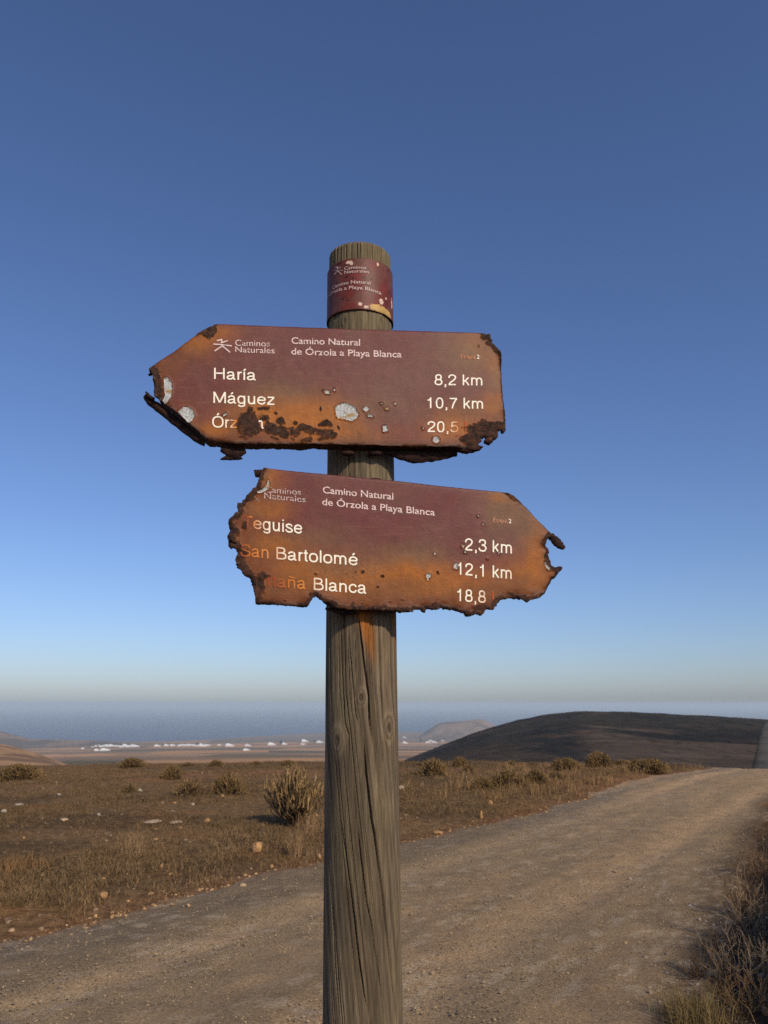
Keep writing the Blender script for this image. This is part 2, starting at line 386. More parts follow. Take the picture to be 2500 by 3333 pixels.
# the track again, climbing the far hill
rs = np.linspace(112, 360, 60)
fr = (rs - 112) / (360 - 112)
al = np.interp(fr, [0, 0.35, 1], [az_of(1629, 1647), az_of(1641, 1612), az_of(1656, 1576)])
wd = 6.0 / rs
A = al[:, None] + wd[:, None] * np.array([-.09, .06, .35, .7, 1])[None, :]
Rg = np.broadcast_to(rs[:, None], A.shape)
X, Y, Z = dark_hill(A, Rg)
me = mesh_np('road', np.stack([X, Y, Z + 0.12], -1).reshape(-1, 3), grid_faces(60, 5), (lin(92, 86, 76) * np.array([.35, .8, 1.0, .9, .8])[None, :, None] * (.75 + .5 * vnoise(rs[:, None] / 4, np.arange(5)[None] * 1.7, 99))[..., None]).reshape(-1, 3))
tag(link('road', me, None, M_HILL), kind='structure')

# ------------------------------------------------------------------ the signpost
POST_D = 1.40; PR = 0.0635
_b = ray(1181, 3333) ; _b = _b * (POST_D / _b[1]) + np.array([0, 0, EYE])
_t = ray(1168.5, 800) ; _t = _t * ((POST_D - PR) / _t[1]) + np.array([0, 0, EYE])
_tip = ray(1169, 781); _tip = _tip * ((POST_D - PR) / _tip[1]) + np.array([0, 0, EYE])
TOPZ = float(_tip[2])
def axis_x(z): return _b[0] + (_t[0] - _b[0]) * (z - _b[2]) / (_t[2] - _b[2])
def post_r(z): return PR + 0.0016 * (1.6 - z)
signpost = empty('signpost', (float(axis_x(0)), POST_D, float(terr(axis_x(0), POST_D))))
tag(signpost, 'weathered round wooden post carrying two burnt and rusted maroon arrow signs beside the gravel track', 'signpost')
O0 = np.array(signpost.location)

def cyl_hit(px, py, dr=0.0):
    """photo pixel -> (x across, z up) on the front of the post"""
    d = ray(px, py); z = np.full(np.shape(px), 1.7)
    for _ in range(12):
        r = post_r(z) + dr; cx = axis_x(z)
        dx, dy = d[..., 0], d[..., 1]
        a = dx * dx + dy * dy; b = -2 * (dx * cx + dy * POST_D); c = cx * cx + POST_D ** 2 - r * r
        t = (-b - np.sqrt(np.maximum(b * b - 4 * a * c, 0))) / (2 * a); z = EYE + t * d[..., 2]
    th = np.arctan2(t * dx - cx, -(t * dy - POST_D))      # 0 faces the viewer, + to the right
    return th, z

zr = np.concatenate([np.linspace(float(O0[2]) - 0.15, 0.98, 25)[:-1], np.arange(0.98, TOPZ - 0.004, 0.0028), [TOPZ - 0.003, TOPZ - 0.0008, TOPZ]])
NTH = 440
th = np.linspace(-math.pi, math.pi, NTH, endpoint=False)
TH, ZZ = np.meshgrid(th, zr)
arc = TH * PR
shift = np.where(ZZ < 1.62, 0.118 * (1.62 - ZZ), 0.03 * (1.62 - ZZ))    # spiral grain
knots = []
for (kx, ky, kr) in [(1176, 2269, .0068), (1266, 2367, .0105), (1098, 2409, .0105), (1122, 1045, .007), (1239, 1042, .006), (1086, 1056, .005)]:
    a_, z_ = cyl_hit(kx, ky); knots.append((float(a_) * PR, float(z_), kr))
g = arc - shift
kd = np.full(TH.shape, 9.0); kring = np.zeros(TH.shape)
for (ka, kz, kr) in knots:
    dx = arc - ka; dz = (ZZ - kz) / 1.7
    d2 = dx * dx + dz * dz
    g = g - kr * kr * .6 * dx / np.maximum(d2, kr * kr) * np.exp(-d2 / (3.0 * kr) ** 2) * 0.9
    dd = np.sqrt(d2) / kr; m = dd < kd; kd = np.where(m, dd, kd)
grain = fbm(g * 330, ZZ * 3.0, 3, 101); grain2 = fbm(g * 150, ZZ * 1.2 + 7, 3, 102); blot = fbm(g * 30, ZZ * 5, 4, 103)
ring = 0.5 + 0.5 * np.sin(kd * 9 + 3 * fbm(arc * 90, ZZ * 60, 2, 105))
inside = sstep(1.5, 1.0, kd)
tone = 0.6 * grain + 0.4 * grain2
tone = tone * (1 - inside) + (0.35 + 0.3 * ring) * inside
w0, w1, w2 = lin(90, 77, 60), lin(126, 110, 87), lin(116, 103, 79)
col = w0 + (w1 - w0) * sstep(0.28, 0.72, tone)[..., None]
col = col + (w2 - col) * (sstep(0.5, 0.7, blot) * 0.6)[..., None]
col = col * (0.78 + 0.44 * sstep(0.25, 0.75, fbm(g * 18, ZZ * 2.2, 3, 104)))[..., None]
col = col * (1 - 0.35 * (sstep(0.7, 0.25, kd) ))[..., None]
col = col * (1 + 0.38 * np.exp(-((kd - 1.35) / 0.4) ** 2))[..., None]
# greener, lichen-grey wood near the top
up = sstep(1.9, 2.2, ZZ); col = col + (lin(112, 101, 74) * (0.7 + 0.6 * grain2)[..., None] - col) * (up * 0.55)[..., None]
# rust washed down from the lower sign
def streak(px, hw, y0, y1, amp):
    a0, z0 = cyl_hit(px[0], y0); a1, z1 = cyl_hit(px[1], y1)
    f = (z0 - ZZ) / (z0 - z1); ctr = PR * (a0 + (a1 - a0) * f)
    w = hw * np.clip(1.15 - 0.75 * f, 0.15, 1.2)
    return amp * np.exp(-((arc - ctr) / w) ** 2) * sstep(1.05, 0.35, f) * sstep(-0.5, -0.1, f) * (0.45 + 0.9 * grain2)
sk = streak((1186, 1222), 0.0125, 1990, 2190, 1.0) + streak((1279, 1289), 0.006, 1990, 2150, 0.7)
col = col + (lin(176, 104, 34) - col) * np.clip(sk, 0, 0.88)[..., None]
# drying cracks: real grooves
dep = np.zeros(TH.shape)
def crack(poly, w, d):
    global dep
    p = np.array(poly, float); a_, z_ = cyl_hit(p[:, 0], p[:, 1]); o = np.argsort(z_)
    zz, aa = z_[o], a_[o] * PR
    c = np.interp(ZZ, zz, aa) + 0.0007 * (fbm(ZZ * 60, ZZ * 0 + w * 999, 3, 111) - 0.5)
    e = np.clip(np.minimum((ZZ - zz[0]), (zz[-1] - ZZ)) / 0.06, 0, 1)
    ww = .72 * w * np.sqrt(e) * (0.75 + 0.5 * fbm(ZZ * 25, ZZ * 0, 2, 112)) + 1e-5
    dep = np.maximum(dep, d * e * np.clip(1.35 - np.abs(arc - c) / ww, 0, 1))
z6 = lambda L: [(1000 + .3346 * a, 1960 + .3346 * b) for a, b in L]
z7 = lambda L: [(1000 + .3043 * a, 2660 + .3043 * b) for a, b in L]
crack(z6([(490, 60), (500, 160), (525, 380), (560, 640), (600, 930), (605, 1150), (625, 1330), (640, 1490)]), .0019, .010)
crack(z6([(440, 760), (462, 1050), (500, 1200), (540, 1300)]), .0007, .005)
crack(z6([(538, 1270), (560, 1480), (575, 1680), (600, 1880), (625, 2080)]) + z7([(685, 0), (720, 180), (760, 480), (800, 800), (830, 1080), (870, 1400), (915, 1800), (960, 2212)]), .0020, .010)
crack(z7([(355, 0), (385, 230), (430, 560), (470, 830), (495, 1050), (530, 1380), (570, 1650), (600, 1850), (660, 2200)]), .0015, .007)
crack(z7([(530, 0), (570, 420), (610, 720), (640, 930), (690, 1150), (720, 1400), (770, 1700), (830, 2200)]), .0011, .006)
crack(z7([(205, 0), (230, 500), (270, 1000), (310, 1750), (350, 2212)]), .0010, .005)
crack(z6([(320, 160), (340, 700), (365, 1180), (405, 1300), (400, 1600)]), .0010, .005)
crack(z6([(395, 200), (440, 750), (470, 1060), (490, 1190)]), .0008, .005)
crack(z6([(215, 300), (235, 900), (240, 1180)]), .0010, .005)
crack(z6([(700, 1250), (760, 1500), (790, 1750)]), .0010, .005)
gl = np.round(np.linspace(-.27, .2, 150), 5)
for i, gc in enumerate(gl):                                   # fine checks that follow the grain
    z0 = RNG.uniform(0.9, TOPZ); ln_ = RNG.uniform(0.06, 0.35); gc = gc + RNG.uniform(-.002, .002)
    e = np.clip(np.minimum(ZZ - z0 + ln_, z0 + ln_ - ZZ) / 0.08, 0, 1)
    dep = np.maximum(dep, RNG.uniform(.0015, .0035) * e * np.clip(1.3 - np.abs(g - gc) / RNG.uniform(.0004, .0008), 0, 1))
for i, gc in enumerate(np.linspace(-.075, .075, 15)):         # checks running down from the sawn top
    gc = gc + RNG.uniform(-.004, .004); e = sstep(TOPZ - RNG.uniform(.1, .3), TOPZ - .05, ZZ)
    dep = np.maximum(dep, RNG.uniform(.003, .007) * e * np.clip(1.3 - np.abs(arc - shift * .3 - gc - .001) / .0009, 0, 1))
rad_ = post_r(ZZ) + 0.0010 * (grain2 - .5) + 0.0014 * (fbm(TH * 2, ZZ * 3, 3, 115) - .5) - dep
rad_ = rad_ + 0.0022 * np.exp(-(kd / 1.6) ** 2) - 0.002 * np.exp(-(kd / .4) ** 2)
rim = np.clip((ZZ - (TOPZ - .006)) / .006, 0, 1); rad_ = rad_ - 0.004 * rim ** 2
V = np.stack([axis_x(ZZ) + rad_ * np.sin(TH), POST_D - rad_ * np.cos(TH), ZZ + (ZZ > TOPZ - .02) * 0.002 * (fbm(g * 200, ZZ * 0, 2, 116) - .5)], -1).reshape(-1, 3) - O0
F = grid_faces(len(zr), NTH, True)
# sawn top
nv = len(V); base = nv - NTH
caps = [V[base:] * 1.0]; rings = 6
Vs = [V]; Fs = [F]; prev = base
ctr = V[base:].mean(0)
for k in range(1, rings + 1):
    q = ctr + (V[base:] - ctr) * (1 - k / (rings + .5)); q[:, 2] = ctr[2] + 0.001 * (k > 0)
    Vs.append(q); s0 = nv + (k - 1) * NTH; i = np.arange(NTH); j = (i + 1) % NTH
    Fs.append(np.stack([prev + i, prev + j, s0 + j, s0 + i], -1)); prev = s0
cc_ = np.concatenate([col.reshape(-1, 3), np.tile(lin(96, 84, 66), (NTH * rings, 1))])
post = link('post', mesh_np('post', np.concatenate(Vs), np.concatenate(Fs), cc_), signpost, M_WOOD)

# ---- sign boards: outline taken round the ragged sheet, laid on an upright plane in front of the post
YAW = math.radians(9)
def plane_fn(off_y, yaw=YAW):
    P0 = np.array([axis_x(1.9), POST_D - PR - off_y, 0]); nrm = np.array([math.sin(yaw), -math.cos(yaw), 0.0])
    def f(px, py, out=0.0):
        d = ray(px, py); o = np.array([0, 0, EYE])
        t = ((P0 - o) @ nrm) / (d @ nrm)
        return o + d * t[..., None] + nrm * np.asarray(out)[..., None]
    return f, nrm
def dens(poly, rag, step, jit, seed):
    """resample the outline; ragged stretches get a torn, fractal edge"""
    r = np.random.default_rng(seed); P = []; Wt = []; n = len(poly)
    for i in range(n):
        a, b = np.array(poly[i], float), np.array(poly[(i + 1) % n], float)
        L = np.hypot(*(b - a)); k = max(1, int(L / step)); nn = np.array([-(b - a)[1], (b - a)[0]]) / max(L, 1e-6)
        w = min(rag[i], rag[(i + 1) % n]) if rag[i] * rag[(i + 1) % n] == 0 else (rag[i] + rag[(i + 1) % n]) / 2
        for j in range(k):
            p = a + (b - a) * j / k
            if w > 0 and j > 0: p = p + nn * r.normal(0, jit * w)
            elif j > 0: p = p + nn * r.normal(0, 0.25)
            P.append(p); Wt.append(w if j > 0 else rag[i])
    return np.array(P), np.array(Wt)
def seg_dist(q, P, W=None):
    A_, B_ = P, np.roll(P, -1, 0); best = np.full(len(q), 1e9); bw = np.zeros(len(q)); dr = np.full(len(q), 1e9)
    for i in range(len(P)):
        ab = B_[i] - A_[i]; t = np.clip(((q - A_[i]) @ ab) / max(ab @ ab, 1e-9), 0, 1)
        d = np.hypot(*(q - A_[i] - t[:, None] * ab).T); m = d < best; best[m] = d[m]
        if W is not None and W[i] > 0: dr = np.minimum(dr, d / W[i])
    return best, dr
def inside_poly(q, P):
    x, y = q.T; c = np.zeros(len(q), bool); n = len(P); j = n - 1
    for i in range(n):
        xi, yi = P[i]; xj, yj = P[j]
        if yi != yj:
            m = ((yi > y) != (yj > y)) & (x < (xj - xi) * (y - yi) / (yj - yi) + xi); c ^= m
        j = i
    return c
MAROON, MAUVE, KHAKI, ORANGE, BROWN, RUSTRED, DARK = lin(100, 42, 36), lin(106, 61, 50), lin(112, 80, 50), lin(160, 91, 4), lin(110, 64, 24), lin(106, 53, 20), lin(44, 24, 16)

def sign_board(name, label, poly, rag, off_y, seed, paint, chars, zincs, pits, depthf, crust=lambda x, y: 1.0):
    f, nrm = plane_fn(off_y)
    P, W = dens(poly, rag, 5.0, 1.7, seed)
    lo, hi = P.min(0), P.max(0); st = 3.0
    gx, gy = np.meshgrid(np.arange(lo[0], hi[0], st), np.arange(lo[1], hi[1], st * .92))
    gx = gx + (np.arange(gx.shape[0]) % 2)[:, None] * st / 2
    Q = np.stack([gx.ravel(), gy.ravel()], -1); Q = Q[inside_poly(Q, P)]
    d, _ = seg_dist(Q, P); Q = Q[d > 1.6]
    allp = np.concatenate([P, Q]); n = len(P)
    vo, eo, fo, ov, oe, of = delaunay_2d_cdt([Vector(v) for v in allp.tolist()], [(i, (i + 1) % n) for i in range(n)], [], 1, 1e-4)
    pts = np.array([(v.x, v.y) for v in vo]); F = np.array([t for t in fo if len(t) == 3], int)
    cen = pts[F].mean(1); F = F[inside_poly(cen, P)]
    d, dr = seg_dist(pts, P, W)
    x, y = pts.T
    wx = x + 34 * (fbm(x / 38, y / 38, 4, seed) - .5); wy = y + 34 * (fbm(x / 38, y / 38, 4, seed + 1) - .5)
    # paint, stained by heat and weather
    c = np.tile(MAROON, (len(pts), 1)); m = sstep(.35, .7, fbm(x / 130, y / 90, 4, seed + 2)) * .55
    c = c + (MAUVE - c) * m[:, None]
    for (bx, by, rx, ry, k, s) in paint:
        w = np.clip(1.1 * s * np.exp(-(((wx - bx) / rx / 1.18) ** 2 + ((wy - by) / ry / 1.18) ** 2)), 0, .97)
        c = c + (k - c) * w[:, None]
    ed = np.exp(-dr / 34) * .6; c = c + (ORANGE - c) * (ed * (0.45 + .8 * fbm(x / 30, y / 30, 3, seed + 3)))[:, None].clip(0, .95)
    ed = np.exp(-dr / 20); c = c + (RUSTRED * .8 - c) * (ed * .85)[:, None]
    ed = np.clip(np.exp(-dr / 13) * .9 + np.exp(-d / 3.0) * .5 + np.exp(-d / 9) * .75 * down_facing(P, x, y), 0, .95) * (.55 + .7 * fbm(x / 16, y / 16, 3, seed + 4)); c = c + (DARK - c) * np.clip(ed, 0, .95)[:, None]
    run = sstep(.5, .75, fbm(x / 5.5, y / 90, 4, seed + 12)) * sstep(.4, .65, fbm(x / 80, y / 80, 3, seed + 13)) * .35; c = c + (BROWN * .8 - c) * run[:, None]
    sc_ = sstep(.70, .76, fbm(x / 60, y / 2.6, 4, seed + 14)) * .35; c = c + (KHAKI * 1.2 - c) * sc_[:, None]
    # burnt scabs
    ch = np.clip(1.08 - dr / ((8.0 + 30 * fbm(x / 26, y / 26, 3, seed + 9) ** 1.3) * crust(x, y)), 0, 1)
    for (bx, by, rx, ry, s) in chars:
        ch = np.maximum(ch, s * np.clip(1.5 - np.sqrt(((wx - bx) / rx) ** 2 + ((wy - by) / ry) ** 2), 0, 1))
    zn = np.zeros(len(pts)); rimz = np.zeros(len(pts))
    for z in zincs:
        if isinstance(z, list):
            zp = np.array(z); i_ = inside_poly(pts, zp); dd, _ = seg_dist(pts, zp); sd_ = np.where(i_, dd, -dd)
        else:
            bx, by, rx, ry = z[:4]; e = np.sqrt(((x - bx) / rx) ** 2 + ((y - by) / ry) ** 2); sd_ = (1 - e) * min(rx, ry)
        zn = np.maximum(zn, np.clip(.5 + sd_ / 6.0, 0, 1)); rimz = np.maximum(rimz, np.exp(-(sd_ / 3.5) ** 2) * (sd_ < 5))
    ch = np.where(zn > .5, 0, np.maximum(ch, .66 * rimz))  # dark ring round each chip: burnt edge plus painted shadow of its rim
    pt = np.zeros(len(pts)) + .12
    for (bx, by, rx, ry, s) in pits: pt = np.maximum(pt, s * np.exp(-(((wx - bx) / rx) ** 2 + ((wy - by) / ry) ** 2)))
    # relief: blistered scabs, lifted chips, bent and curled rim
    out = 0.0032 * sstep(.4, .7, ch) * (fbm(x / 14, y / 14, 4, seed + 5) - .15) + 0.0012 * rimz * (zn < .5) - 0.0011 * (zn > .5)
    out = out + 0.0010 * (fbm(x / 70, y / 70, 3, seed + 6) - .5) + 0.0006 * pt * (fbm(x / 7, y / 7, 3, seed + 7) - .5)
    out = out + np.exp(-dr / 13) * 0.016 * (fbm(x / 38, y / 38, 3, seed + 8) - .55)
    rndd = np.exp(-d / 3.0); out = out - 0.0012 * rndd
    V = f(x, y, out)
    # folded rim going back from the face
    be = {}
    for t in F:
        for a, b in ((t[0], t[1]), (t[1], t[2]), (t[2], t[0])):
            k = (min(a, b), max(a, b)); be[k] = None if k in be else (a, b)
    loop = [e for e in be.values() if e]
    bv = sorted({v for e in loop for v in e}); mp = {v: i for i, v in enumerate(bv)}
    dpt = depthf(x[bv], y[bv], W, P)
    chv = ch.copy(); att = {}
    nv = len(pts); newV = [V]; newF = []; cols = [c]; chs = [chv]; zs = [zn]; ps = [pt]
    prev = np.array(bv)
    levels = (0.08, 0.5, 1.0)
    for li, lv in enumerate(levels):
        jit = (fbm(x[bv] / 9, y[bv] / 9, 3, seed + 20 + li) - .5)
        q = V[bv] - nrm * (dpt * lv * (1 + .5 * jit * (lv > .4)))[:, None]
        q[:, 2] += 0.003 * jit * (lv > .4)
        newV.append(q); cols.append(c[bv] * (1, .8, .75)); bot = np.where(y[bv] > 0, 1, 1)
        chs.append(np.where(W_at(P, W, x[bv], y[bv]) > 0, .9, np.where(down_facing(P, x[bv], y[bv]), .8, .15))); zs.append(np.zeros(len(bv))); ps.append(np.full(len(bv), .3))
        s0 = nv + li * len(bv)
        for a, b in loop:
            ia, ib = mp[a], mp[b]; newF.append((prev[ia], s0 + ia, s0 + ib)); newF.append((prev[ia], s0 + ib, prev[ib]))
        prev = np.arange(s0, s0 + len(bv))
    Fall = np.concatenate([F, np.array(newF)])
    # orient: front face towards the viewer
    VV = np.concatenate(newV)
    nn = np.cross(VV[F[0, 1]] - VV[F[0, 0]], VV[F[0, 2]] - VV[F[0, 0]])
    if nn @ nrm < 0: Fall = Fall[:, ::-1]
    me = mesh_np(name, VV - O0, Fall, np.concatenate(cols), {'char': np.concatenate(chs), 'zinc': np.concatenate(zs), 'pit': np.concatenate(ps)})
    o = link(name, me, signpost, M_STEEL); tag(o, label)
    return o, f
def nearest(P, x, y):
    d = (P[None, :, 0] - x[:, None]) ** 2 + (P[None, :, 1] - y[:, None]) ** 2; return d.argmin(1)
def W_at(P, W, x, y): return W[nearest(P, x, y)]
def down_facing(P, x, y):
    i = nearest(P, x, y); n = len(P); t = P[(i + 2) % n] - P[(i - 2) % n]
    return np.where(t[:, 0] < 0, np.abs(t[:, 0]) > np.abs(t[:, 1]) * .5, False)   # outlines run clockwise on screen

Z1 = lambda L: [(440 + .3737 * a, 1030 + .3737 * b) for a, b in L]
Z2 = lambda L: [(1040 + .3858 * a, 1030 + .3858 * b) for a, b in L]
Z3 = lambda L: [(720 + .3496 * a, 1500 + .3496 * b) for a, b in L]
Z4 = lambda L: [(1280 + .3496 * a, 1500 + .3496 * b) for a, b in L]
def blob(Z, k, L, s=1.0):
    out = []
    for q in L:
        (x, y), = Z([(q[0], q[1])]); out.append((x, y, q[2] * k, q[3] * k) + tuple(q[4:]) )
    return out

# upper board
pl = Z1([(165, 690), (160, 600), (157, 520), (145, 490), (118, 446), (150, 428), (220, 380), (330, 310), (450, 220), (540, 155), (600, 108), (690, 67), (740, 64)])
rg = [1, 1, 1, 1, 1, 0, 0, 0, 0, .3, .5, .4, 0]
pl += Z1([(1659, 100)]); rg += [0]
p2 = [(1350, 137, 0), (1395, 139, .8), (1445, 150, 1), (1450, 175, 1), (1466, 190, 1), (1460, 206, 1), (1440, 205, 1), (1475, 232, 1), (1490, 260, .8), (1520, 290, .6), (1528, 320, .3), (1531, 400, .3), (1545, 600, .3), (1560, 780, .3), (1568, 860, .5), (1569, 960, .8), (1555, 985, 1), (1540, 980, 1), (1535, 955, 1), (1505, 955, 1), (1510, 990, 1), (1490, 1030, 1), (1445, 1072, 1), (1400, 1060, 1), (1395, 1040, 1), (1410, 1020, 1), (1392, 1010, 1), (1368, 1022, 1), (1372, 1050, 1), (1340, 1085, 1), (1380, 1090, 1), (1350, 1115, 1), (1330, 1124, 1), (1240, 1118, .8), (1180, 1106, .5), (1100, 1098, .2), (1000, 1098, .1), (600, 1092, .1), (0, 1078, .1)]
pl += Z2([(a, b) for a, b, _ in p2]); rg += [c_ for *_, c_ in p2]
p1 = [(1300, 1112, .2), (900, 1107, .2), (770, 1100, .3), (640, 1076, .5), (610, 1060, .5), (560, 1012, .3), (470, 937, .2), (360, 838, .2), (300, 792, .2), (215, 730, .6)]
pl += Z1([(a, b) for a, b, _ in p1]); rg += [c_ for *_, c_ in p1]
k1, k2, k3 = .3737, .3858, .3496
paint = blob(Z1, k1, [(480, 250, 190, 130, BROWN, .8), (560, 260, 110, 70, ORANGE, .5), (640, 140, 190, 70, ORANGE, .8), (250, 420, 110, 120, BROWN, .6), (1250, 690, 320, 130, KHAKI, .75), (1150, 860, 300, 110, ORANGE, .95), (700, 1010, 210, 75, ORANGE, .95), (1500, 900, 320, 110, ORANGE, .95), (900, 960, 120, 120, BROWN, .8), (430, 860, 90, 80, ORANGE, .4), (1650, 1000, 320, 60, RUSTRED, .9), (1000, 1075, 600, 26, RUSTRED, .9)])
paint += blob(Z2, k2, [(60, 850, 180, 120, ORANGE, .9), (100, 1010, 330, 85, ORANGE, .95), (300, 1040, 220, 60, BROWN, .7), (700, 560, 230, 150, MAUVE, .8), (450, 760, 240, 130, KHAKI, .5), (1330, 280, 130, 120, ORANGE, .95), (1290, 330, 260, 170, KHAKI, .75), (1480, 420, 60, 120, ORANGE, .5), (1500, 560, 60, 110, KHAKI, .7), (1330, 800, 330, 90, BROWN, .9), (1480, 760, 110, 90, ORANGE, .55), (1150, 960, 210, 110, ORANGE, .8), (1380, 240, 60, 60, BROWN, .8), (1480, 840, 150, 30, RUSTRED, .8), (700, 1070, 600, 16, RUSTRED, .7)])
chars = blob(Z1, k1, [(985, 940, 105, 110, .95), (1010, 820, 45, 40, .7), (1130, 820, 38, 22, .8), (1150, 910, 55, 22, .9), (1185, 985, 75, 60, .9), (1310, 1010, 60, 45, .95), (1275, 910, 42, 42, .9), (1390, 910, 28, 28, .8), (1395, 985, 30, 24, .8), (1470, 965, 70, 38, .95), (1545, 1000, 40, 34, .9), (1630, 940, 40, 26, .9), (640, 128, 75, 55, .9), (185, 610, 42, 150, .95), (1215, 1060, 60, 20, .6), (1380, 1055, 30, 18, .5), (1240, 845, 22, 22, .7), (1330, 985, 300, 58, .58), (1080, 930, 150, 110, .46), (1560, 1020, 120, 40, .6), (1630, 1060, 60, 22, .62), (1500, 1062, 80, 18, .62), (950, 1050, 60, 18, .6)])
chars += blob(Z2, k2, [(50, 930, 50, 26, .9), (70, 1000, 75, 40, .9), (110, 1020, 32, 30, .9), (150, 935, 18, 26, .8), (1410, 160, 48, 32, .95), (1440, 215, 40, 34, .9), (1400, 960, 175, 62, .95), (1290, 1030, 120, 60, .95), (1460, 900, 100, 34, .9), (0, 775, 14, 20, .8), (80, 768, 10, 10, .7), (1345, 245, 10, 20, .6)])
zincs = [Z2([(135, 765), (160, 742), (215, 728), (255, 742), (300, 762), (315, 800), (334, 818), (325, 850), (275, 884), (230, 872), (150, 855), (138, 820)]),
         Z1([(250, 535), (285, 530), (318, 575), (326, 640), (318, 690), (290, 735), (262, 757), (238, 730), (262, 690), (252, 620)]),
         Z1([(375, 830), (420, 787), (460, 786), (505, 815), (520, 860), (500, 905), (465, 930), (420, 880)]),
         Z2([(370, 775), (385, 757), (415, 762), (418, 790), (395, 802), (375, 795)]), Z2([(403, 828), (440, 828), (455, 850), (410, 845)]),
         Z2([(533, 920), (565, 915), (577, 965), (538, 978)]), Z2([(32, 622), (92, 628), (88, 652), (55, 655)]), Z2([(120, 610), (135, 607), (132, 632), (118, 626)]),
         Z2([(550, 768), (588, 768), (580, 788), (560, 790)]), Z2([(632, 728), (650, 726), (640, 748)]), Z2([(510, 730), (535, 730), (525, 742)]), Z2([(866, 935), (886, 940), (875, 953)]),
         Z1([(760, 858), (800, 838), (802, 850), (775, 872)]), (Z2([(985, 1038)])[0][0], Z2([(985, 1038)])[0][1], 11, 10.5)]
pits = blob(Z2, k2, [(250, 1010, 380, 90, 1.0), (150, 900, 200, 100, .7), (420, 950, 150, 90, .5)]) + blob(Z1, k1, [(1450, 930, 330, 120, .9)])
def depth_top(x, y, W, P):
    d = np.full(len(x), .026)
    d = np.where((y > 1330) & (x < 700), .034, d)                      # slanted lower edge
    d = np.where((x > 1540) & (y > 1370), .006, d)                      # torn right end
    d = np.where((x < 520) & (y < 1300) & (y > 1200), .004, d)
    d = np.where((x > 1560) & (y < 1150), .014, d)
    return np.where((y > 1440) & (x < 1500), .030 + .010 * np.exp(-((x - 1370) / 70) ** 2), d)
board1, f1 = sign_board('sign_board', 'upper arrow board pointing left, burnt along the bottom, its point torn open', pl, rg, 0.029, 200, paint, chars, zincs, pits, depth_top)

# lower board
p3 = [(395, 65, .5), (640, 92, 0), (985, 124, 0), (1659, 188, 0)]
pl = Z3([(a, b) for a, b, _ in p3]); rg = [c_ for *_, c_ in p3]
p4 = [(500, 240, 0), (1030, 291, .3), (1070, 294, .7), (1115, 318, .8), (1140, 340, .5), (1190, 385, .2), (1250, 445, .1), (1350, 545, .1), (1450, 650, .2), (1503, 690, .7), (1480, 708, 1), (1440, 720, 1), (1430, 760, 1), (1440, 800, 1), (1462, 850, 1), (1445, 870, 1), (1455, 900, 1), (1470, 950, 1), (1510, 990, 1), (1550, 980, .8), (1578, 985, .7), (1580, 1005, .7), (1550, 1030, .8), (1530, 1060, .6), (1480, 1110, .5), (1440, 1190, .5), (1400, 1245, .7), (1340, 1285, 1), (1300, 1290, 1), (1270, 1300, 1), (1245, 1320, 1), (1225, 1300, 1), (1170, 1282, 1), (1090, 1278, 1), (1030, 1290, 1), (990, 1305, 1), (965, 1330, 1), (965, 1350, 1), (930, 1388, 1), (900, 1385, 1), (880, 1380, 1), (850, 1410, 1), (815, 1443, 1), (800, 1435, 1), (770, 1425, 1), (730, 1440, 1), (690, 1440, 1), (665, 1415, 1), (640, 1420, 1), (590, 1395, 1), (520, 1380, 1), (440, 1372, 1), (400, 1385, 1), (310, 1380, 1), (303, 1410, 1), (270, 1400, 1), (255, 1380, 1), (190, 1390, 1), (180, 1410, 1), (100, 1400, 1), (0, 1404, 1)]
pl += Z4([(a, b) for a, b, _ in p4]); rg += [c_ for *_, c_ in p4]
p3 = [(1500, 1390, .8), (1350, 1386, .8), (1200, 1382, .8), (1130, 1377, .8), (1060, 1370, 1), (1020, 1340, 1), (970, 1325, 1), (940, 1300, 1), (915, 1290, 1), (880, 1258, 1), (855, 1273, 1), (835, 1300, 1), (820, 1335, 1), (800, 1354, .7), (700, 1349, .5), (500, 1336, .5), (320, 1328, .5), (318, 1270, 1), (295, 1180, 1), (275, 1100, 1), (215, 1065, 1), (180, 1010, 1), (145, 990, 1), (130, 920, 1), (150, 870, 1), (130, 812, 1), (90, 820, 1), (65, 790, 1), (60, 690, 1), (85, 640, 1), (65, 580, 1), (70, 545, 1), (120, 500, 1), (160, 460, 1), (150, 410, 1), (175, 390, 1), (215, 360, 1), (260, 300, 1), (330, 230, 1), (355, 150, 1), (370, 108, .8)]
pl += Z3([(a, b) for a, b, _ in p3]); rg += [c_ for *_, c_ in p3]
paint = blob(Z3, k3, [(330, 430, 190, 110, BROWN, .9), (450, 150, 110, 90, ORANGE, .75), (480, 470, 160, 90, ORANGE, .6), (330, 800, 330, 130, BROWN, .9), (480, 780, 230, 90, ORANGE, .7), (700, 1060, 420, 150, ORANGE, .9), (560, 1190, 350, 120, BROWN, .9), (300, 1000, 180, 160, RUSTRED, .9), (900, 720, 300, 90, KHAKI, .5), (180, 650, 90, 130, RUSTRED, .95), (1250, 1150, 350, 170, ORANGE, .85), (1100, 1000, 300, 90, KHAKI, .6), (1500, 1250, 350, 100, BROWN, .85), (600, 1290, 300, 60, RUSTRED, .95), (1300, 1350, 500, 45, RUSTRED, .9)])
